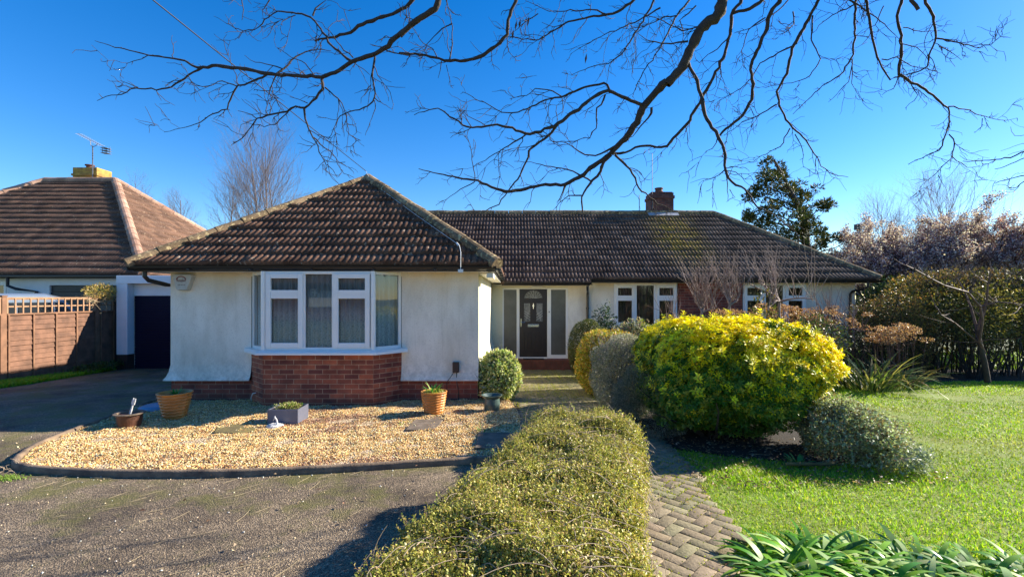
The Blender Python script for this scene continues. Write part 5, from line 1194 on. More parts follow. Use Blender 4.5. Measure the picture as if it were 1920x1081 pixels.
bush('low_evergreen', (5.9, 9.5, .60), (.75, .45, .72), 3600, .055, .026, [(.03, .055, .02), (.06, .09, .03), (.12, .12, .04)], 'dark low evergreen behind the yellow bush below the second window', 'shrub', 2, .14, 4, 25, .25, .5, 'leaf_gloss', True)
# dead hydrangea style heads
def dead_heads(name, c, rx, ry, ztop, nh, cols, label, seed, hs=.085):
    r = np.random.default_rng(seed); r_ = empty(name, (c[0], c[1], gzf(c[1])), label, 'dried flowers', 'dried flower clumps along the borders')
    tl, PP, NN = [], [], []
    for i in range(nh):
        hx, hy = c[0]+r.uniform(-rx, rx), c[1]+r.uniform(-ry, ry); hz = ztop-r.uniform(0, .38)-.12*abs(hx-c[0])/rx
        base = np.array([c[0]+(hx-c[0])*.75, hy, gzf(hy)]); L = np.linalg.norm(np.array([hx, hy, hz])-base)
        pts = np.linspace(base, [hx, hy, hz], 5)+r.normal(0, .012, (5, 3)); tl.append((pts, np.full(5, .0045)))
        m_ = 90; d = unit(r.normal(size=(m_, 3))); rr = hs*r.uniform(.7, 1.3); PP.append(np.array([hx, hy, hz])+d*np.array([rr*1.3, rr*1.3, rr*.55])*r.uniform(.6, 1, (m_, 1))); NN.append(d)
        for j in range(3): dd = unit(np.array([r.normal(0, .6), r.normal(0, .6), 1])); tl.append(zigzag(pts[3], dd, .16, .003, 3, .2, 0, r))
    tube_obj('stalks', tl, M['purpletwig'], r_, 4)
    PP, NN = np.concatenate(PP), np.concatenate(NN); leaf_at('flower_heads', PP, NN, M['leaf'], r_, .030, .020, pick(cols, len(PP), .15), .4)
BR_ = [(.36, .19, .11), (.46, .26, .15), (.27, .13, .09), (.52, .34, .22)]
dead_heads('dried_hydrangea', (5.5, 10.2), 1.05, .35, 1.58, 62, BR_, 'band of pinkish brown dried flower heads before the second window', 1)
dead_heads('dried_hydrangea', (6.9, 10.3), .55, .4, 1.52, 26, BR_, 'wispy tan dried flower heads against the pale wall right of the second window', 2)
dead_heads('dried_hydrangea', (7.75, 9.6), .45, .3, 1.25, 34, BR_, 'russet dried flower clump in front of the dark hedge, left of the small tree', 3, .10)
dead_heads('dried_hydrangea', (4.0, 10.0), .55, .35, 1.28, 30, [(.28, .16, .12), (.38, .26, .2)], 'low faded dried flower heads before the right light of the first window', 4, .06)
# bare pruned shrubs sending up pale whips
def whips(name, px, py, Y, nb, label, seed, top, mat='whip', wide=.5, basez=None):
    r = np.random.default_rng(seed); q = at(px, py, Y); r_ = empty(name, (q.x, Y, gzf(Y)), label, 'bare shrub', 'bare shrubs in the bed below the windows'); tl = []
    stem = np.array([[q.x, Y, gzf(Y)], [q.x+.05, Y, .5], [q.x-.02, Y, q.z-.15], [q.x, Y, q.z]]); tl.append((stem, np.array([.035, .032, .03, .028])))
    kn = []
    for i in range(5):
        d = unit(np.array([r.normal(0, 1), r.normal(0, .5), .55])); pts, rad = zigzag(stem[-1], d, r.uniform(.15, .55)*wide*2, .022, 4, .28, .08, r, .013); tl.append((pts, rad)); kn += [pts[-1], pts[-2], pts[2]]
    for i in range(int(nb*1.5)):
        p = kn[r.integers(len(kn))]+r.normal(0, .02, 3); d = unit(np.array([r.normal(0, .38), r.normal(0, .2), 1])); L = r.uniform(.45, 1)*(top-p[2])
        pts, rad = zigzag(p, d, L, .0068, 7, .05, .05, r, .0022); tl.append((pts, rad))
        if r.uniform() < .4: tl.append(zigzag(pts[3], unit(d+r.normal(0, .35, 3)), L*.4, .004, 4, .06, .04, r, .002))
    tube_obj('branches', tl, M[mat], r_, 5); return r_
whips('bare_shrub', 1316, 585, 9.9, 44, 'tall pale whippy bare shrub before the brick panel between the windows', 1, 2.75, wide=.32)
whips('bare_shrub', 1368, 572, 9.7, 30, 'pale bare shrub fanning up left of the second window', 2, 2.85, wide=.45)
whips('bare_shrub', 1462, 565, 9.8, 34, 'crooked pale bare shrub with upright whips before the second window', 3, 2.95, wide=.7)
whips('bare_shrub', 1268, 600, 10.2, 10, 'thin bare shoots at the right edge of the first window', 5, 1.95, wide=.3)
whips('thorny_shrub', 1560, 620, 10.3, 26, 'purple brown thin bare shrub against the wall by the right downpipe', 4, 2.1, 'purpletwig', .5)
# knobbly crossing limbs of the espaliered shrub
# strappy clump and mixed perennials at the right of the house
def strap_clump(name, c, n, L, W, cols, label, cat='strappy plant', bend=1.2, r=.18, kind=None):
    r_ = empty(name, c, label, cat); a = RNG.uniform(0, 6.28, n); rr = r*np.sqrt(RNG.uniform(0, 1, n))
    P = np.c_[c[0]+rr*np.cos(a), c[1]+rr*np.sin(a), np.full(n, c[2])]; D = np.c_[np.cos(a)*.5, np.sin(a)*.5, np.ones(n)]+RNG.normal(0, .2, (n, 3))
    straps('leaves', P, D, L*RNG.uniform(.55, 1.1, n), W, bend*RNG.uniform(.5, 1.4, n), pick(cols, n, .2), M['leaf_gloss'], r_, 5); return r_
strap_clump('iris_clump', (6.9, 9.3, -.06), 150, 1.05, .030, [(.10, .17, .04), (.22, .26, .07), (.42, .36, .14), (.06, .11, .03)], 'strappy green and straw leaved clump at the back edge of the lawn', r=.42)
strap_clump('iris_clump', (7.9, 9.75, -.08), 90, .75, .026, [(.09, .15, .04), (.20, .20, .07), (.30, .22, .10)], 'smaller strappy clump right of the larger one by the lawn edge', r=.32)
bush('brown_shrub', (6.45, 10.6, .55), (.75, .5, .85), 6000, .05, .016, [(.20, .09, .04), (.32, .15, .06), (.14, .12, .03), (.40, .24, .08)], 'russet brown twiggy shrub beside the right downpipe', 'shrub', 2, .18, 4, 41, .3, .7, 'leaf', False, stems=60)
bush('russet_shrub', (8.6, 11.3, .75), (.95, .5, .95), 9000, .05, .016, [(.10, .06, .03), (.20, .10, .05), (.12, .12, .03), (.07, .07, .03)], 'dark russet shrub between the house corner and the tall hedge', 'shrub', 2, .18, 4, 42, .3, .7, 'leaf', False, stems=60)
# tall hedge on the right
TH = empty('tall_hedge', (12.5, 11.8, -.2), 'tall untrimmed dark green hedge closing the right side of the lawn', 'hedge')
def hedge_seg(c, rad, n, seed, cols, L=.07, W=.036, p=3.5, zc=-.8): 
    P, N = blob(c, rad, n, p, .13, 3, seed, .16, zc); return P, N
PA, NA, CA = [], [], []
for (c, rad, n, cols) in (((10.9, 12.0, 1.20), (1.25, .9, 1.12), 12000, [(.12, .11, .03), (.22, .15, .05), (.07, .08, .02), (.34, .20, .07)]), ((12.0, 11.9, 1.30), (1.7, .95, 1.02), 20000, [(.08, .09, .02), (.06, .07, .02), (.22, .18, .05), (.16, .10, .04)]), ((15.2, 11.9, 1.25), (2.4, 1.0, 1.08), 24000, [(.10, .14, .02), (.06, .09, .02), (.30, .32, .04)])):
    P, N = hedge_seg(c, rad, n, len(PA)+50, cols)
    k = ~((P[:, 2] < .62+.15*lump(P, 2, 1, 8)) & (RNG.uniform(size=len(P)) < .75) & (P[:, 0] > 9.3)); P, N = P[k], N[k]
    PA.append(P); NA.append(N); CA.append(pick(cols, len(P), .2))
leaf_at('leaves', np.concatenate(PA), np.concatenate(NA), M['leaf_gloss'], TH, .075, .040, np.concatenate(CA), .45, True)
tl = []
for i in range(240):
    x = RNG.uniform(8.8, 17); tl.append(zigzag(np.array([x, 11.9+RNG.normal(0, .45), -.25]), unit(np.array([RNG.normal(0, .15), RNG.normal(0, .1), 1])), RNG.uniform(1.2, 2.4), RNG.uniform(.008, .028), 7, .12))
for i in range(800):
    x = RNG.uniform(10.1, 16.5); tl.append(zigzag(np.array([x, 11.6+RNG.normal(0, .4), 1.95]), unit(np.array([RNG.normal(0, .5), RNG.normal(0, .3), 1])), RNG.uniform(.3, .85), .006, 4, .2))
tube_obj('stems', tl, M['bark'], TH, 5)
# low sunlit plants beyond the gap under the hedge
Q = scatter([(8, 12.8), (22, 12.8), (22, 17), (8, 17)], 6000); o = blades('far_grass', Q, RNG.uniform(.1, .3, len(Q)), .02, pick([(.20, .28, .03), (.12, .2, .03)], len(Q)), 'sunlit grass seen through the gap under the tall hedge', 'grass')
bush('bronze_shrub', (9.35, 11.3, 1.0), (.75, .5, 1.1), 5200, .045, .018, [(.30, .22, .06), (.42, .28, .08), (.22, .20, .05), (.36, .18, .07)], 'loose bronze twiggy shrub rising above the hedge top next to the house corner', 'shrub', 1.8, .25, 4, 71, .4, .7, 'leaf', False, stems=110, stemr=.006)
bush('olive_shrub', (10.6, 10.9, 1.2), (.9, .5, .95), 5200, .05, .022, [(.20, .18, .05), (.30, .24, .06), (.12, .12, .03)], 'loose olive brown shrub in front of the tall hedge left of the small tree', 'shrub', 1.8, .25, 4, 72, .4, .6, 'leaf', False, stems=90, stemr=.006)
# small leaning tree in front of the hedge
ST = empty('small_tree', (9.75, 9.9, -.1), 'small crooked bare tree with pale slanting branches before the tall hedge', 'tree')
tl = []; rr = np.random.default_rng(12)
def px_path(pts, Ys, r0, r1): 
    n = len(pts); Y = np.linspace(Ys[0], Ys[1], n); return np.array([list(at(p[0], p[1], y)) for p, y in zip(pts, Y)]), np.linspace(r0, r1, n)
tp_, trd = px_path([(1852, 716), (1846, 680), (1836, 640), (1832, 618)], (9.9, 9.9), .055, .042); tube_obj('trunk', [(tp_, trd)], M['bark'], ST, 8)
for pts, Ys, a_, b_ in (([(1832, 618), (1842, 590), (1850, 560), (1853, 530), (1860, 505)], (9.9, 9.6), .035, .008), ([(1846, 660), (1836, 640), (1842, 600), (1838, 575), (1815, 548), (1770, 535), (1745, 522), (1715, 505), (1700, 498)], (9.9, 9.3), .030, .010), ([(1838, 575), (1870, 566), (1900, 568), (1915, 575)], (9.8, 9.5), .02, .006), ([(1832, 618), (1820, 575), (1808, 545), (1795, 520)], (9.9, 10.1), .03, .006), ([(1832, 640), (1790, 605), (1765, 590)], (9.9, 9.6), .018, .008)):
    p, rd = px_path(pts, Ys, a_, b_); tl.append((p, rd))
    for i in range(1, len(p)):
        for _ in range(3): tl.append(zigzag(p[i], unit(np.array([rr.normal(0, 1), rr.normal(0, .6), rr.uniform(-.1, 1)])), rr.uniform(.25, .8), .007, 5, .2, .03, rr, .002))
tube_obj('branches', tl, M['purpletwig'], ST, 6)
# ------------------------------------------------------------------ clipped hedge in the foreground
FH = empty('clipped_hedge', (.3, 2.8, 0), 'low clipped hedge of tiny yellow green leaves in the foreground by the path', 'hedge')
cen = np.array([(-.12, .7), (-.06, 1.7), (.21, 2.7), (.56, 3.75)]); 
def hc(y): return np.interp(y, cen[:, 1], cen[:, 0])
def hw_(y): return np.interp(y, [.7, 1.7, 2.7, 3.6, 4.1], [.60, .56, .50, .44, .36])
def hedge_pts(n, inner=0.0, seed=3):
    r = np.random.default_rng(seed)
    y = r.uniform(.75, 4.28, n*2); s = r.uniform(0, 1, n*2)
    # cross-section: rounded box, perimeter parameter
    a = r.uniform(-.30, math.pi+.30, n*2); p = 6.0
    ca, sa = np.cos(a), np.sin(a); f = (np.abs(ca)**p+np.abs(sa)**p)**(-1/p)
    top = .71; hz = .36
    end = np.clip((4.28-y)/.30, 0, 1); endf = (1-(1-end)**3.2)**(1/3.2)
    k = 1-np.abs(r.normal(0, .055, n*2))-inner
    x = hc(y)+hw_(y)*ca*f*k*(.35+.65*endf); z = .36+hz*sa*f*k*(.5+.5*endf); 
    P = np.c_[x, y, z]; b = lump(P, 5, .030, 61)+lump(P, 15, .022, 62); N = unit(np.c_[np.sign(ca)*np.abs(ca)**3, .15+(1-endf)*1.5, np.sign(sa)*np.abs(sa)**3]+1e-4)
    P = P+N*b[:, None]; keep = (P[:, 2] > .03) & ~((lump(P, 11, 1.0, 63) < -1.15) & (r.uniform(size=n*2) < .7))
    w_ = np.clip(1.25-y*.12, .5, 1); keep &= r.uniform(size=n*2) < w_
    return P[keep], N[keep]
P, N = hedge_pts(105000)
# little upright shoots: leaves in pairs along short stems
CF = pick([(.40, .385, .09), (.32, .31, .065), (.54, .48, .17), (.14, .17, .035), (.46, .32, .11), (.06, .07, .028)], len(P), .16, None, [.28, .25, .2, .14, .07, .06])
sz = lump(P, 7, 1, 66); CF = CF*np.clip(1+.14*sz[:, None], .7, 1.4)
leaf_at('leaves', P, N, M['leaf_gloss'], FH, .0150, .0090, CF, .5, False, .25)
# shoots
ns = 9000; P2, N2 = hedge_pts(ns, 0.0, 9); k = RNG.uniform(size=len(P2)) < .75; P2, N2 = P2[k], N2[k]; PP, DD, NN = [], [], []; 
SD = unit(N2*.8+np.array([0, 0, .6])+RNG.normal(0, .35, N2.shape)); LS = RNG.uniform(.02, .075, len(P2))
tl = [(np.array([P2[i], P2[i]+SD[i]*LS[i]]), np.array([.0011, .0008])) for i in range(0, len(P2), 2)]
tube_obj('shoots', tl, simple('reddish shoot', (.25, .13, .07), .6), FH, 3)
for j in range(6):
    t = (j+.5)/6; b = P2+SD*(LS*t)[:, None]; s = unit(np.cross(SD, RNG.normal(size=SD.shape))); PP.append(b); DD.append(unit(s+SD*.7)); NN.append(unit(SD-s*.4+RNG.normal(0, .2, SD.shape)))
PP, DD, NN = map(np.concatenate, (PP, DD, NN)); leaves('shoot_leaves', PP, DD, NN, .0150*RNG.uniform(.6, 1.2, len(PP)), .0088, pick([(.56, .52, .13), (.44, .43, .085), (.56, .42, .16), (.20, .23, .045)], len(PP), .14), M['leaf_gloss'], FH, .25, False)
# bare arching twigs lying over the top and sides
tl = []; r = np.random.default_rng(8)
P3, N3 = hedge_pts(1100, .0, 21)
for i in range(min(1000, len(P3))):
    p = P3[i]+N3[i]*.004; t = unit(np.cross(N3[i], r.normal(size=3))); L = r.uniform(.06, .30); k_ = 7; pts = []; n_ = N3[i]; bd = unit(np.cross(t, n_))*r.normal(0, .5)
    for j in range(k_): s = j/(k_-1); pts.append(p+t*L*s+bd*L*s*s*.7+n_*(.022*math.sin(math.pi*s)+.004))
    tl.append((np.array(pts), np.linspace(.0024, .0012, k_)))
tube_obj('bare_twigs', tl, M['paletwig'], FH, 3)
# taller loose sprigs at the far end
tl, PP, DD, NN = [], [], [], []
for i in range(60):
    y = r.uniform(2.2, 4.15); x = hc(y)+hw_(y)*r.uniform(-.95, .95)*(.7 if y > 4 else 1); p0 = np.array([x, y, .68]); pts, rd = zigzag(p0, unit(np.array([r.normal(0, .25), r.normal(0, .2), 1])), r.uniform(.06, .20 if y > 3.5 else .11), .0016, 6, .1, 0, r); tl.append((pts, rd))
    for j in range(1, 6):
        for q_ in range(4): s = unit(r.normal(size=3)); PP.append(pts[j]); DD.append(unit(s+np.array([0, 0, .5]))); NN.append(unit(np.array([0, 0, 1.])+r.normal(0, .4, 3)))
tube_obj('sprigs', tl, M['paletwig'], FH, 3); leaves('sprig_leaves', np.array(PP), np.array(DD), np.array(NN), .013, .008, pick([(.44, .46, .10), (.34, .38, .08)], len(PP)), M['leaf_gloss'], FH, .2, False)
tl = []
for i in range(110):
    y = r.uniform(.8, 4.0); p0 = np.array([hc(y)+r.uniform(-.25, .25), y, .0]); tl.append(zigzag(p0, unit(np.array([r.normal(0, .05), r.normal(0, .05), 1])), .58, .007, 6, .15, 0, r))
tube_obj('stems', tl, M['bark'], FH, 5)
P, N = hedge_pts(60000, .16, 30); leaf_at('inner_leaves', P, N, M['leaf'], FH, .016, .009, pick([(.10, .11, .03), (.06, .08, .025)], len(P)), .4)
# ------------------------------------------------------------------ broad leaved clumps at bottom right
def clumps(name, cs, label, group):
    for (x, y, n, L, lab) in cs:
        x += .10; L *= 1.12
        r_ = empty(name, (x, y, 0), lab, 'leafy plant', group); n = int(n*1.5); a = RNG.uniform(0, 6.28, n); rr = .17*np.sqrt(RNG.uniform(0, 1, n))
        P = np.c_[x+rr*np.cos(a), y+rr*np.sin(a), np.zeros(n)]; D = np.c_[np.cos(a)*.8, np.sin(a)*.8, np.ones(n)]+RNG.normal(0, .25, (n, 3))
        straps('leaves', P, D, L*1.0*RNG.uniform(.6, 1.15, n), RNG.uniform(.022, .046, n), RNG.uniform(.9, 3.2, n), pick([(.05, .17, .012), (.11, .30, .02), (.24, .44, .04), (.44, .56, .22)], n, .15), M['leaf_gloss'], r_, 6)
cl = [(1.56, 2.98, 80, .32, 'broad leaved green clump nearest the path at the bottom of the view'), (1.84, 3.08, 80, .31, 'broad leaved green clump second from the path'), (2.14, 3.05, 80, .31, 'broad leaved green clump third from the path'), (1.66, 2.68, 75, .30, 'broad leaved green clump at the bottom edge close to the path'), (1.98, 2.74, 75, .29, 'broad leaved green clump at the bottom edge, middle of the front row'),
      (2.45, 3.0, 75, .28, 'lower leaved green clump fourth from the path'), (2.32, 2.72, 70, .27, 'broad leaved green clump at the bottom edge, right part of the front row'), (2.76, 2.92, 70, .25, 'low leafy clump fifth from the path'), (3.08, 2.90, 70, .22, 'smallest leafy clump at the right edge of the view'), (2.68, 2.66, 60, .24, 'leafy clump in the bottom right corner')]
clumps('leafy_clump', cl, '', 'broad leaved clumps in the lower right corner')
# low seedling under the yellow bush and litter
pot_plant((2.95, 4.93, .0), 14, .13, .10, [(.08, .26, .07), (.14, .34, .1)], 'blue green seedling at the shaded foot of the yellow bush', 'seedling', .035, 1.2, 'seedling')
mb = MB(); mb.tube([(2.75, 4.82, .05), (3.0, 4.80, .055), (3.25, 4.83, .05)], .018, 7); tag(mb.build('edging_log', simple('damp log', (.20, .15, .05), .9, .3, 9), None), 'short mossy log edging the bed under the yellow bush', 'log')
Q = np.concatenate([scatter(pathpoly, 500), scatter([(1.7, 4.2), (4.2, 4.4), (4.2, 5.6), (1.7, 5.8)], 1500), scatter([(-3, 2.8), (.6, 2.8), (.6, 5), (-3, 5)], 60), scatter(bed, 110)])
P = np.c_[Q, gz(Q[:, 1])+.038]; D = np.c_[RNG.normal(size=(len(Q), 2)), RNG.uniform(0, .2, len(Q))]; N = unit(np.array([0, 0, 1.])+RNG.normal(0, .35, (len(Q), 3)))
o = leaves('leaf_litter', P, D, N, .042*RNG.uniform(.4, 1.2, len(P)), .02, pick([(.20, .12, .07), (.34, .22, .13), (.45, .34, .24), (.12, .07, .045)], len(P)), M['leaf'], None, .3); tag(o, 'dead leaves scattered over the path and the bed under the bushes', 'leaf litter', kind='stuff')
tl = []
for i in range(260):
    if i < 150: x, y = r.uniform(-4.5, .4), r.uniform(2.6, 4.9)
    elif i < 190: x, y = r.uniform(-5.3, 0), 4.62+r.normal(0, .05)
    else: q = Q[r.integers(400)]; x, y = q
    a = r.normal(.35, .5); L = r.uniform(.04, .22); p = np.array([x, y, gzf(y)+.006+(.035 if i >= 190 else 0)]); pts = [p+np.array([math.cos(a+.25*s)*L*s, math.sin(a+.25*s)*L*s, .004*math.sin(3*s)]) for s in np.linspace(0, 1, 5)]
    tl.append((np.array(pts), np.linspace(.0022, .001, 5)))
V, I = tubes_np(tl, 4); tag(npmesh('fallen_twigs', V, 4, I, M['dryTwig']), 'thin pale fallen twigs scattered on the tarmac and path', 'twigs', kind='stuff')
Q = np.concatenate([scatter([(-7, 2.3), (.5, 2.3), (.5, 4.6), (-7, 4.6)], 420), scatter([(-5.6, 4.4), (.3, 4.7), (.3, 4.85), (-5.6, 4.6)], 260), scatter([(-8, 4.4), (-5.3, 4.4), (-5.6, 6.4), (-8, 6.4)], 160)]); o = pebbles('loose_gravel', Q, .004, .007, pick([(.75, .62, .4), (.6, .45, .3), (.7, .68, .6)], len(Q)), M['gravelst']); tag(o, 'stray gravel stones spilled on the tarmac', 'gravel', kind='stuff')
# weeds and roots at the bend of the kerb, tuft at the left
tl = []
for i in range(40): p = np.array([-5.1+r.normal(0, .22), 4.78+r.normal(0, .12), .02]); tl.append(zigzag(p, unit(np.array([r.normal(0, 1), r.normal(-.3, .6), r.uniform(.0, .6)])), r.uniform(.08, .25), .004, 5, .4, -.1, r))
V, I = tubes_np(tl, 4); tag(npmesh('dry_roots', V, 4, I, M['paletwig']), 'tangle of dry roots at the bend of the gravel edging', 'roots')
x, y = gp(10, 897, 0); Q = np.c_[x+RNG.normal(0, .09, 420), y+RNG.normal(0, .05, 420)]; o = blades('grass_tuft', Q, RNG.uniform(.015, .045, len(Q)), .003, pick([(.25, .40, .06), (.35, .45, .1)], len(Q)), None, None, .8); tag(o, 'little pale green weed tuft on the tarmac at the left edge', 'weed')
# ivy-like weeds at the fence foot
P, N = blob((-10.7, 12.4, -.12), (.35, .8, .16), 1500, 2, .2, 4, 70, .3, 0); tag(leaf_at('fence_weeds', P, N, M['leaf'], None, .05, .03, pick([(.05, .09, .02), (.09, .12, .03)], len(P)), .4), 'dark low weeds at the foot of the fence near the garage', 'weeds')
# ------------------------------------------------------------------ background trees
def bare_tree(name, px, base_px, top_px, Y, widthpx, label, seed, levels=4, nch=5, mat='greytwig', group=None, spread=.7, r0=.16, trunks=((0, 0),)):
    rg = np.random.default_rng(seed); b = at(px, base_px, Y); H_ = (base_px-top_px)/F*Y; r_ = empty(name, (b.x, Y, -.3), label, 'tree', group)
    out, tips = [], []; zb_ = -.3; full = b.z-zb_+H_
    for (dx, lean) in trunks:
        p = np.array([b.x+dx, Y, zb_]); d = np.array([lean, 0, 1.0]); k = 12; pts, rad = zigzag(p, d, full*(1-.1*abs(dx)), r0, k, .035, .03, rg, .02)
        tube_obj('trunk', [(pts, rad)], M[mat], r_, 6)
        for i in range(46):
            t = rg.uniform(.30, .98); a = t*k; j = min(int(a), k-1); q = pts[j]+(pts[j+1]-pts[j])*(a-j); an = rg.uniform(0, 6.28); W_ = widthpx/F*Y*.5
            L = W_*1.25*math.sqrt(max(0.03, 1-((t-.48)/.56)**2))*rg.uniform(.8, 1.1); d = unit(np.array([math.cos(an), math.sin(an), .7+.8*t])); grow(q, d, L, rad[j]*.38, levels-2, out, tips, rg, .55, nch, spread, .10, .12)
    V, I = tubes_np(out, 3); npmesh('crown', V, 4, I, M[mat], r_, smooth=True); return r_, tips
bare_tree('bare_tree', 483, 415, 262, 42, 190, 'tall rounded bare tree rising behind the left side of the roof', 1, 4, 6, r0=.14, trunks=((0, 0), (.6, .02)), group='bare trees behind the houses')
bare_tree('bare_tree', 522, 400, 305, 44, 130, 'slimmer bare tree just right of the tall rounded one', 2, 4, 6, group='bare trees behind the houses', r0=.10)
bare_tree('bare_tree', 430, 420, 350, 40, 110, 'low bare tree between the two roofs at the left', 3, 4, 6, group='bare trees behind the houses', r0=.10)
bare_tree('bare_tree', 345, 420, 378, 46, 90, 'short bare tree beyond the red roof of the neighbour', 4, 4, 6, group='bare trees behind the houses', r0=.10)
bare_tree('bare_tree', 265, 400, 338, 60, 90, 'faint bare tree top over the hip of the neighbouring roof', 5, 4, 5, group='bare trees behind the houses', r0=.12)
bare_tree('bare_tree', 1790, 460, 372, 34, 210, 'bare tree standing behind the blossom trees at the right', 6, 4, 6, group='bare trees behind the houses', r0=.13)
bare_tree('bare_tree', 1660, 470, 402, 34, 150, 'lower bare tree left of the blossom trees', 7, 4, 6, group='bare trees behind the houses', r0=.1)
# conifer
CF_ = empty('conifer', (11.6, 20, -.3), 'irregular dark conifer rising behind the right end of the roof', 'tree')
rg = np.random.default_rng(5); tx = 12.2; tube_obj('trunk', [(np.array([[tx, 20, -.3], [tx+.1, 20, 3], [tx, 20, 5], [at(1452, 0, 20).x, 20, at(0, 300, 20).z]]), np.array([.28, .2, .12, .03]))], M['bark'], CF_, 8)
cl_ = [(1452, 305, 16), (1440, 328, 22), (1470, 322, 20), (1434, 345, 14), (1462, 350, 28), (1490, 352, 26), (1500, 372, 22), (1470, 380, 34), (1425, 368, 20), (1412, 355, 12), (1440, 395, 26), (1500, 395, 30), (1532, 382, 18), (1552, 390, 12), (1412, 402, 16), (1408, 412, 12), (1425, 425, 26), (1470, 415, 30), (1510, 425, 30), (1540, 430, 22), (1450, 445, 34), (1490, 455, 34), (1530, 462, 22), (1550, 448, 12), (1575, 448, 14), (1592, 452, 10), (1470, 480, 30), (1510, 485, 26), (1420, 450, 20), (1545, 495, 22), (1560, 475, 14), (1590, 490, 16), (1620, 485, 14), (1600, 500, 18)]
PP, NN, tl = [], [], []
for (px, py, rpx) in cl_:
    Y = 20+rg.uniform(-.9, .9); c = np.array(at(px, py, Y)); R_ = rpx/F*20; m_ = int(19*rpx)
    for k in range(max(3, rpx//4)):
        cc = c+rg.normal(0, R_*.5, 3)*np.array([1, 1, .6]); d = unit(rg.normal(size=(m_//max(3, rpx//4), 3))); PP.append(cc+d*np.array([R_*.42, R_*.42, R_*.26])*rg.uniform(.4, 1.0, (len(d), 1))); NN.append(unit(d+np.array([0, 0, .5])))
    cz_ = c[2]-.3*abs(c[0]-tx)-.15; ctr = np.array([np.interp(cz_, [-.3, 3, 5, float(at(0, 300, 20).z)], [tx, tx+.1, tx, at(1452, 0, 20).x]), 20, cz_]); tl.append((np.linspace(ctr, c, 4)+rg.normal(0, .05, (4, 3)), np.array([.035, .028, .02, .010])))
tube_obj('limbs', tl, M['bark'], CF_, 5); PP, NN = np.concatenate(PP), np.concatenate(NN)
leaf_at('foliage', PP, NN, M['needle'], CF_, .17, .045, pick([(.05, .075, .02), (.09, .11, .025), (.16, .14, .03), (.03, .045, .015)], len(PP), .2), .6)
# blossom trees
def blossom(px, Y, top, wpx, label, seed, cols, n=56000):
    rg = np.random.default_rng(seed); X = (px-CX)/F*Y; r_ = empty('blossom_tree', (X, Y, -.3), label, 'tree', 'pink blossom trees beyond the hedge'); out, tips = [], []
    top_z = EYE+(CY-top)/F*Y; W_ = wpx/F*Y/2; p = np.array([X, Y, -.3]); tube_obj('trunk', [zigzag(p, np.array([0, 0, 1.]), 1.6, .14, 4, .08, 0, rg, .10)], M['bark'], r_, 7)
    for i in range(15): a = 6.28*i/15; grow(p+np.array([0, 0, 1.5]), unit(np.array([math.cos(a)*W_, math.sin(a)*W_*.7, (top_z-1.0)*rg.uniform(.35, 1.0)])), (top_z-1.2)*rg.uniform(.66, .82), .05, 3, out, tips, rg, .5, 6, .75, .10, .06)
    V, I = tubes_np(out, 3); npmesh('branches', V, 4, I, M['bark'], r_)
    # blossom hugs the twigs
    idx = rg.integers(0, len(out), n); t = rg.uniform(.15, 1, n); P = []
    pts = [o_[0] for o_ in out]; 
    for i_, t_ in zip(idx, t):
        q = pts[i_]; a = t_*(len(q)-1); j = min(int(a), len(q)-2); P.append(q[j]+(q[j+1]-q[j])*(a-j))
    P = np.array(P)+rg.normal(0, .05, (n, 3)); N = unit(rg.normal(size=(n, 3))); leaf_at('blossom', P, N, M['petal'], r_, .048, .042, pick(cols, n, .12), .3); return r_
PK = [(.62, .50, .58), (.36, .25, .32), (.76, .67, .72), (.20, .12, .15), (.14, .08, .10)]; PR = [(.45, .14, .17), (.60, .38, .42), (.62, .48, .50), (.30, .10, .12)]
blossom(1700, 17.5, 398, 230, 'pale pink blossom tree nearest the house beyond the hedge', 1, PK); blossom(1800, 16.5, 388, 240, 'pink blossom tree in the middle of the row beyond the hedge', 2, PK); blossom(1905, 17, 385, 240, 'redder tipped blossom tree at the right edge of the view', 3, PR+PK); blossom(1640, 20, 440, 130, 'lower pale blossom tree beside the utility pole', 4, PK, 12000)
bush('far_green_shrub', (11.6, 14.6, 1.0), (1.2, .8, 1.25), 7000, .09, .04, [(.10, .14, .03), (.22, .26, .05)], 'green shrub behind the right eaves of the bungalow', 'shrub', 2.2, .12, 3, 44, .14, .5)
for i_, (x_, w_, h_) in enumerate(((9, 3.4, 2.6), (15.5, 3.2, 3.2), (22, 3.6, 2.8), (29, 3.6, 3.4), (-2, 2.6, 2.2))):
    bush('street_shrub', (x_, -17-.5*i_, h_*.5), (w_, 1.6, h_*.55), 5200, .16, .09, [(.07, .10, .03), (.12, .15, .04), (.20, .17, .08)], ('dark street shrub behind the camera, seen only in window reflections, ' + ['first to the right', 'second to the right', 'third to the right', 'farthest right', 'just left of centre'][i_]), 'shrub', 2.4, .1, 3, 90+i_, .1, .5, group='street shrubs behind the camera')
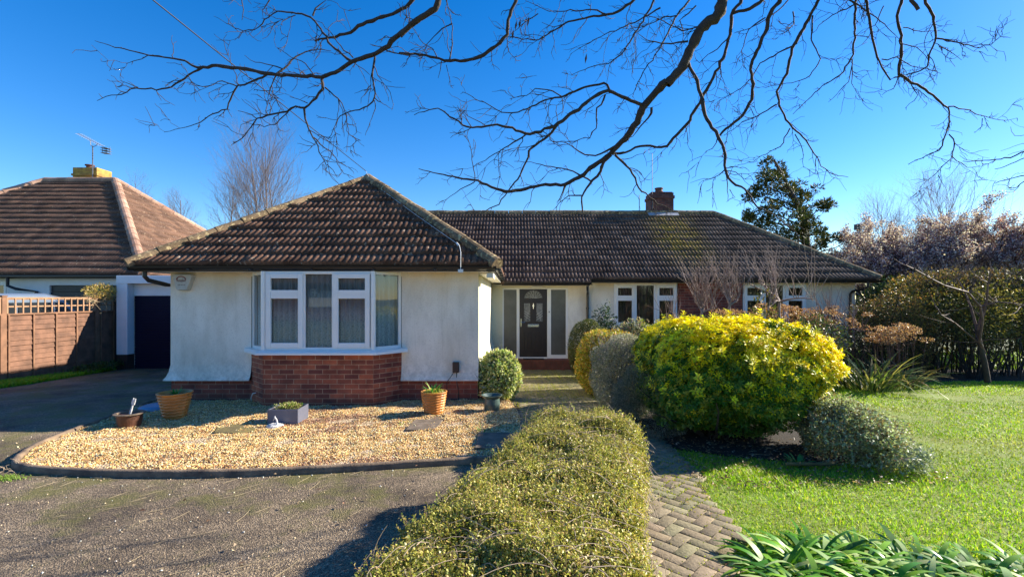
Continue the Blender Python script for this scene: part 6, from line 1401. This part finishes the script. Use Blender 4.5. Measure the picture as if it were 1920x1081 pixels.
# ------------------------------------------------------------------ overhanging bare tree (branches across the sky)
OT = empty('overhanging_tree', (4.6, 1.2, 0), 'large bare tree leaning in from the right whose dark branches cross the sky', 'tree')
lines = []      # each: pts3d, radii
lib = []        # (px, py, Y) samples
def near_depth(px, py):
    if not lib: return None
    a = np.array(lib); d = np.hypot(a[:, 0]-px, a[:, 1]-py); i = d.argmin(); return (a[i, 2], d[i])
rgT = np.random.default_rng(3)
def br(zone, pts, r0, r1=None, Y0=None, dY=None, tw=1.0):
    ox, oy, s = zone; q = [(ox+x/s, oy+y/s) for x, y in pts]
    L = [0]; 
    for i in range(1, len(q)): L.append(L[-1]+math.hypot(q[i][0]-q[i-1][0], q[i][1]-q[i-1][1]))
    if Y0 is None:
        nd_ = near_depth(*q[0]); Y0 = nd_[0] if nd_ and nd_[1] < 60 else 4.8
    if dY is None: dY = rgT.normal(0, .10)*L[-1]/100
    dY = max(min(dY, 1.6), -1.0); Yn = max(Y0+dY, 3.2)
    # resample with slight kinks
    n = max(3, int(L[-1]/9)); ts = np.linspace(0, L[-1], n); X = np.interp(ts, L, [a[0] for a in q]); Z = np.interp(ts, L, [a[1] for a in q]); Y = Y0+(Yn-Y0)*ts/L[-1]
    kx = rgT.normal(0, .9, n); kz = rgT.normal(0, .9, n); kx[0] = kz[0] = 0
    X = X+kx; Z = Z+kz
    pts3 = np.array([list(at(x, z, y)) for x, z, y in zip(X, Z, Y)])
    r1 = r1 if r1 is not None else max(.0022, r0*.22); rad = r0+(r1-r0)*(ts/L[-1])**.9; rad = rad*(1+rgT.normal(0, .07, n))
    rad = rad*np.where(rad < .02, .90, .66); lines.append((pts3, rad, tw))
    for x, z, y in zip(X, Z, Y): lib.append((x, z, y))
Z6, Z7, Z8 = (170, 0, 3.048), (750, 0, 2.703), (1250, 0, 2.703)
ZR = (1100, 260, 3.556)
# main limb
br(Z8, [(300, -120), (285, 0), (270, 70), (180, 140), (120, 250), (85, 330), (0, 430)], .085, .058, 4.2, .15, .6)
br(Z7, [(1352, 410), (1310, 450), (1240, 530), (1200, 620), (1150, 690), (1070, 780)], .056, .040, None, .35, .8)
br(Z7, [(1070, 780), (990, 830), (920, 890), (840, 935), (740, 935), (650, 955), (550, 970), (480, 955), (420, 930), (380, 912), (290, 900), (190, 880), (95, 857)], .038, .004, None, .5)
br(Z7, [(1240, 535), (1170, 510), (1100, 480), (1060, 460), (1000, 480), (930, 530), (860, 580), (800, 630), (720, 665), (640, 680), (570, 650), (490, 630), (400, 645), (350, 645), (270, 600), (200, 550), (180, 545), (75, 585)], .026, .003)
br(Z7, [(1060, 455), (1045, 420), (950, 435), (890, 460), (820, 490), (720, 510), (620, 565), (550, 575), (490, 560), (450, 530), (380, 500), (315, 465)], .013)
br(Z7, [(820, 490), (760, 455), (690, 450), (640, 480), (555, 500)], .007); br(Z7, [(820, 490), (825, 560), (770, 605)], .005)
br(Z7, [(800, 630), (740, 700), (650, 760), (640, 830), (600, 900), (545, 970), (500, 1030), (430, 1070), (330, 1078)], .014)
br(Z7, [(640, 680), (560, 730), (480, 780), (385, 835)], .008); br(Z7, [(1040, 480), (1020, 530), (990, 560), (1000, 640), (960, 700), (890, 710), (830, 720)], .010)
br(Z7, [(1090, 740), (1040, 770), (1000, 785), (940, 785), (880, 750), (830, 720), (760, 710)], .012)
br(Z7, [(1070, 785), (1040, 820), (1010, 880), (970, 920), (920, 990), (925, 1075)], .022, .007); br(Z7, [(970, 920), (900, 880), (830, 850), (740, 840), (650, 820), (580, 820)], .010)
br(Z7, [(1090, 785), (1150, 840), (1190, 890), (1210, 960), (1240, 970), (1300, 1030), (1400, 1070)], .014); br(Z7, [(920, 990), (850, 990), (800, 1030), (790, 1081)], .008)
br(Z8, [(490, -60), (490, 0), (430, 40), (340, 65)], .028, .02, 4.4, .1); br(Z8, [(400, -80), (380, 0), (330, 70), (320, 180), (290, 290), (230, 400), (190, 480), (110, 620), (50, 690), (0, 740)], .026, .014, 4.5, .3)
br(Z7, [(1352, 740), (1300, 745), (1210, 740), (1150, 770), (1090, 782)], .012, .012); br(Z7, [(1275, 545), (1270, 590), (1220, 640), (1180, 690)], .014)
br(Z7, [(835, 940), (820, 990), (795, 1030)], .010); br(Z7, [(380, 912), (370, 850), (355, 720), (320, 680), (250, 675)], .006); br(Z7, [(380, 920), (300, 960), (250, 1000), (180, 1040)], .006)
br(Z8, [(110, 320), (150, 400), (180, 500), (200, 600), (260, 690), (290, 750), (295, 850), (320, 920), (400, 960), (440, 1020), (470, 1060)], .024, .007)
br(ZR, [(1130, 450), (1220, 490), (1290, 540), (1360, 600), (1415, 640), (1415, 720), (1425, 770)], .006)
for pts, r_0 in (([(300, 850), (305, 920), (310, 1020)], .006), ([(320, 960), (350, 1005)], .004), ([(295, 860), (250, 900), (195, 915)], .006), ([(260, 690), (245, 745), (200, 765)], .006)): br(Z8, pts, r_0)
br(Z8, [(590, -60), (575, 0), (520, 80), (510, 150), (470, 230), (420, 340), (440, 420), (430, 510), (380, 590), (265, 685)], .034, .012, 4.6, .3)
br(Z8, [(790, -60), (770, 0), (720, 100), (640, 230), (610, 370), (560, 460), (570, 540), (625, 640), (700, 700), (760, 790), (780, 840), (850, 885), (920, 892)], .024, .003, 4.8, .4)
for pts, r_0 in (([(625, 650), (580, 740), (500, 780), (430, 820), (360, 840)], .008), ([(555, 530), (490, 570), (370, 630), (290, 690)], .009), ([(650, 680), (690, 760), (690, 850)], .006), ([(760, 790), (750, 880), (700, 905)], .005), ([(740, 80), (735, 200), (780, 300), (730, 380), (640, 420), (480, 445)], .009)): br(Z8, pts, r_0)
br(Z8, [(965, -60), (960, 0), (955, 120), (945, 280), (890, 370), (790, 440), (720, 500), (640, 580)], .016, .003, 5.0, .4, 1.4); br(Z8, [(940, 300), (930, 400), (870, 470), (820, 520)], .007, tw=1.4); br(Z8, [(940, 330), (940, 430), (985, 505)], .006, tw=1.4)
br(Z8, [(1000, -60), (1010, 0), (1030, 120), (1060, 270), (1090, 350), (1130, 400), (1180, 390)], .018, .009, 5.0, .2)
br(Z8, [(1200, -60), (1190, 0), (1165, 80), (1190, 170), (1190, 270), (1175, 370), (1250, 420), (1310, 450), (1380, 510), (1430, 550), (1430, 640), (1380, 760), (1290, 800), (1225, 835)], .026, .004, 4.9, .5)
for pts, r_0 in (([(1430, 680), (1460, 720), (1445, 800), (1370, 870), (1280, 950)], .008), ([(1445, 790), (1520, 850), (1585, 840)], .006), ([(1430, 540), (1540, 560), (1600, 590), (1700, 610), (1775, 600)], .008), ([(1600, 600), (1605, 640), (1560, 670)], .005), ([(1240, 430), (1270, 490), (1210, 550)], .006), ([(1175, 385), (1150, 450), (1085, 485)], .006)): br(Z8, pts, r_0)
br(Z8, [(1300, -60), (1310, 0), (1350, 90), (1370, 200), (1330, 270), (1320, 350), (1210, 380)], .018, .006, 4.7, .3); br(Z8, [(1370, 195), (1480, 215), (1560, 240), (1640, 230), (1705, 175)], .009, tw=1.8); br(Z8, [(1380, 235), (1450, 265), (1490, 300)], .006, tw=1.6)
br(Z8, [(1900, 740), (1811, 770), (1740, 800), (1600, 815), (1500, 815)], .008, .003, 4.2, .2); br(Z8, [(1900, 760), (1811, 800), (1730, 840), (1660, 858)], .006, .003, 4.2, .2); br(Z8, [(1900, 870), (1811, 890), (1720, 910), (1660, 930)], .006, .003, 4.2, .2); br(Z8, [(1900, 900), (1811, 915), (1760, 960), (1720, 955)], .006, .003, 4.2, .2)
br(Z8, [(1225, -60), (1240, 0), (1280, 50)], .030, .028, 4.5, 0, 0)
for pts, r_0, y0 in (([(880, -20), (960, 20), (1050, 80), (1130, 150), (1180, 200)], .012, 5), ([(1200, 140), (1290, 160), (1370, 160)], .006, 5), ([(1180, 220), (1270, 240), (1310, 280), (1330, 330)], .007, 5), ([(1090, 300), (1170, 290), (1230, 330), (1390, 370)], .007, 5), ([(960, 20), (880, 60), (800, 100), (740, 170)], .009, 5), ([(640, -20), (560, 60), (460, 130), (340, 170)], .009, 4.9), ([(660, 220), (580, 260), (480, 320), (440, 380), (380, 450), (260, 510)], .010, None), ([(640, 60), (650, 120), (600, 170), (540, 175)], .008, 5), ([(500, 90), (410, 150), (390, 230), (380, 330), (410, 350)], .008, None), ([(320, 180), (250, 250), (160, 320), (140, 270)], .008, None), ([(1100, 30), (1060, 130), (980, 170)], .007, 5)):
    br(Z8, pts, r_0, Y0=y0, tw=1.5)
# crowded twigs above the middle
for pts, r_0, y0 in (([(1480, -30), (1470, 0), (1400, 80), (1350, 180), (1290, 290), (1230, 370), (1200, 430), (1180, 490)], .014, 4.9), ([(1300, -30), (1290, 0), (1230, 110), (1170, 200), (1130, 270), (1060, 320), (960, 340), (865, 385)], .013, 5.1), ([(1320, 40), (1200, 110), (1050, 170), (960, 220), (880, 260), (840, 320)], .010, 5.2), ([(1460, 210), (1330, 225), (1240, 200), (1200, 170)], .010, None), ([(1210, -20), (1190, 0), (1100, 65), (1050, 75), (950, 90), (860, 110), (760, 170), (690, 205), (620, 195), (545, 185)], .016, 4.7), ([(1050, 75), (980, 50), (870, 55), (750, 60), (640, 0)], .009, None), ([(860, 110), (790, 140), (720, 115)], .005, None), ([(700, 70), (640, 110), (570, 170)], .006, None), ([(1560, 120), (1440, 160), (1300, 90), (1180, 60)], .008, None), ([(1400, 80), (1330, 90), (1250, 130), (1130, 150)], .007, None), ([(1500, 30), (1420, 100), (1440, 200), (1380, 280)], .008, 4.9)):
    br(Z7, pts, r_0, Y0=y0, tw=1.7)
# the left limbs
br(Z7, [(600, -40), (590, 0), (560, 60), (545, 130), (540, 180), (480, 240), (430, 280), (350, 305), (250, 310), (190, 295), (120, 280), (0, 270)], .026, .010, 4.3, .2)
br(Z7, [(250, 310), (265, 230), (265, 120), (235, 0)], .009); br(Z7, [(265, 120), (200, 150), (160, 210), (80, 265)], .008); br(Z7, [(210, 310), (205, 370), (190, 395)], .006); br(Z7, [(235, 330), (255, 410)], .004); br(Z7, [(190, 295), (170, 250), (100, 210), (75, 150)], .006); br(Z7, [(235, 0), (250, 60), (300, 80)], .006)
br(Z7, [(210, -40), (195, 0), (180, 40), (130, 80), (60, 120), (0, 180)], .038, .032, 3.9, .1, .5)
br(Z6, [(1920, 85), (1850, 130), (1760, 200), (1700, 260), (1620, 310), (1500, 350), (1420, 400), (1330, 440), (1180, 435), (1060, 425), (950, 410), (860, 390), (700, 375), (640, 385)], .032, .016, None, .5)
br(Z6, [(640, 385), (560, 430), (520, 460), (460, 500), (370, 515), (270, 500), (160, 540), (100, 550), (35, 575)], .012); br(Z6, [(640, 385), (600, 385), (540, 350), (440, 330), (330, 315), (220, 290), (120, 260), (25, 232)], .012)
for pts, r_0 in (([(330, 315), (290, 340), (205, 362)], .005), ([(270, 500), (220, 480), (170, 463)], .005), ([(520, 460), (480, 460), (440, 470)], .004), ([(1010, 425), (940, 460), (840, 495), (820, 510), (780, 620), (700, 650), (640, 690), (590, 715), (510, 735), (425, 757)], .011), ([(840, 495), (790, 475), (735, 455), (710, 485), (630, 495), (550, 470)], .006), ([(780, 620), (810, 670)], .004),
    ([(1320, 455), (1330, 500), (1280, 570), (1220, 620), (1160, 610), (1130, 635), (1050, 650), (950, 680), (910, 740), (880, 780), (815, 820)], .016), ([(950, 680), (900, 645), (840, 633)], .005), ([(1130, 640), (1060, 705), (1000, 725), (870, 697)], .006), ([(1220, 620), (1230, 690), (1265, 780), (1300, 830), (1310, 880), (1350, 940), (1345, 1000)], .011), ([(1350, 940), (1390, 975), (1412, 1015)], .004), ([(1265, 780), (1330, 840), (1400, 890), (1410, 930), (1440, 980), (1505, 1015)], .007), ([(1240, 590), (1190, 570), (1140, 550)], .004),
    ([(1060, 425), (1080, 410), (1120, 380), (1165, 325), (1230, 300), (1310, 280), (1380, 290)], .011), ([(1100, 395), (1030, 375), (940, 355), (880, 320)], .006), ([(1060, 430), (1040, 480), (1020, 520), (1040, 585)], .007), ([(1020, 520), (980, 518), (935, 512)], .004), ([(1280, 440), (1255, 400), (1220, 355), (1150, 330), (1070, 275)], .006), ([(1255, 400), (1290, 372)], .003),
    ([(1490, 350), (1440, 315), (1390, 280), (1350, 220), (1300, 150), (1270, 110), (1230, 88), (1150, 75), (1060, 62), (1010, 100), (970, 145), (920, 178), (870, 178), (770, 130)], .013), ([(870, 178), (850, 220)], .004), ([(1060, 62), (1010, 40)], .004), ([(1170, 88), (1140, 95), (1090, 130), (1085, 170), (1095, 200)], .005), ([(1270, 90), (1280, 50), (1350, 0)], .009), ([(1500, 330), (1440, 280), (1390, 210), (1340, 150), (1290, 120)], .006), ([(1290, 130), (1285, 210)], .005),
    ([(1625, 325), (1610, 420), (1620, 480), (1630, 550), (1580, 615), (1480, 635), (1420, 670), (1390, 730), (1360, 795)], .011), ([(1390, 730), (1410, 820)], .004), ([(1610, 440), (1670, 478)], .003), ([(1340, 500), (1420, 570), (1450, 630), (1470, 690), (1435, 740)], .007), ([(1460, 650), (1465, 760), (1540, 805)], .005), ([(1500, 355), (1560, 390), (1590, 425)], .004), ([(1690, 280), (1650, 270), (1600, 250)], .004), ([(1690, 290), (1740, 305), (1840, 320), (1920, 318)], .006)):
    br(Z6, pts, r_0)
br(Z6, [(1855, -30), (1840, 0), (1790, 50), (1700, 90), (1600, 120), (1540, 140), (1490, 185), (1400, 210), (1280, 230)], .028, .010, 4.1, .3)
br(Z6, [(860, -20), (865, 0), (870, 50), (870, 100)], .006, .003, 4.6, 0); br(Z6, [(1035, -20), (1030, 0), (985, 55)], .009, .004, 4.6, 0); br(Z6, [(895, -10), (920, 25)], .004, .002, 4.6, 0)
limbs = [(p, r_) for p, r_, _ in lines if r_[0] >= .02]; brs = [(p, r_) for p, r_, _ in lines if r_[0] < .02]
# hidden framework above the frame that carries the limbs back to the trunk
hub = np.array([4.0, 2.0, 5.2])
trunk = np.array([[4.7, 1.0, -.1], [4.65, 1.1, 1.2], [4.5, 1.4, 2.6], [4.25, 1.7, 4.0], list(hub)]); tube_obj('trunk', [(trunk, np.array([.33, .26, .23, .21, .17]))], M['bark'], OT, 12)
hub2 = np.array([1.6, 3.4, 5.6]); conn = [(np.array([hub, (hub+hub2)/2+np.array([0, 0, .5]), hub2]), np.array([.14, .11, .09]))]
for p, r_, _ in lines:
    if at_top := (CY-(p[0][2]-EYE)*F/p[0][1]) < -5:
        h = hub if p[0][0] > 1.9 else hub2; m_ = (p[0]*.45+h*.55)+np.array([0, 0, .35]); conn.append((np.array([h, m_, p[0]+np.array([0, 0, .12]), p[0]]), np.linspace(max(r_[0]*1.5, .02), r_[0], 4)))
tube_obj('limbs', limbs+conn, M['bark'], OT, 9)
tube_obj('branches', brs, M['bark'], OT, 6)
# twiglets
tw = []
for p, rad, f in lines:
    if f == 0: continue
    seg = np.linalg.norm(np.diff(p, axis=0), axis=1); L = seg.sum()
    nt_ = rgT.poisson(L*11.0*f)
    for i in range(nt_):
        a = rgT.uniform(0.05, 1)*(len(p)-1); j = min(int(a), len(p)-2); q = p[j]+(p[j+1]-p[j])*(a-j); t = unit(p[j+1]-p[j]); s = rgT.normal(size=3)*np.array([1, .45, 1]); s = unit(s-t*(s@t))
        big = rgT.uniform() < .42; Ls = rgT.uniform(.10, .38)*(1 if f > 1 or rad[j] < .02 else .7) if big else rgT.uniform(.012, .05)
        d = unit(t*.9+s*rgT.uniform(.6, 1.1)+np.array([0, 0, -.12])); pts, rr_ = zigzag(q, d, Ls, min(.0042, rad[j]*.6) if big else .0035, 6 if big else 2, .30, -.02, rgT, .0014)
        tw.append((pts, rr_))
        if big:
            for m_ in range(rgT.integers(1, 5)):
                jj = rgT.integers(1, 6); s2 = unit(rgT.normal(size=3)*np.array([1, .4, 1])); tw.append(zigzag(pts[jj], unit(d+s2*.8), Ls*rgT.uniform(.3, .7), .0028, 4, .3, -.02, rgT, .0015))
tube_obj('twigs', tw, M['bark'], OT, 4)
# a few dry pods hanging at the top
PP = np.array([list(at(x, y, 4.8)) for x, y in ((976, 35), (969, 38), (963, 55), (992, 30), (1100, 100))]); leaves('seed_pods', PP, np.tile([-.15, 0, -1.], (5, 1)), np.tile([0, -1., 0], (5, 1)), .11, .022, pick([(.05, .03, .02)], 5), M['leaf'], OT, .3)
# convert lettering to meshes
dg = bpy.context.evaluated_depsgraph_get()
for o in [o for o in bpy.data.objects if o.type == 'FONT']:
    me = bpy.data.meshes.new_from_object(o.evaluated_get(dg)); n_ = bpy.data.objects.new(o.name, me); nm = o.name; COL.objects.link(n_); n_.parent = o.parent; n_.location = o.location; n_.rotation_euler = o.rotation_euler; n_.scale = o.scale
    if not me.materials: me.materials.append(o.data.materials[0])
    bpy.data.objects.remove(o); n_.name = nm
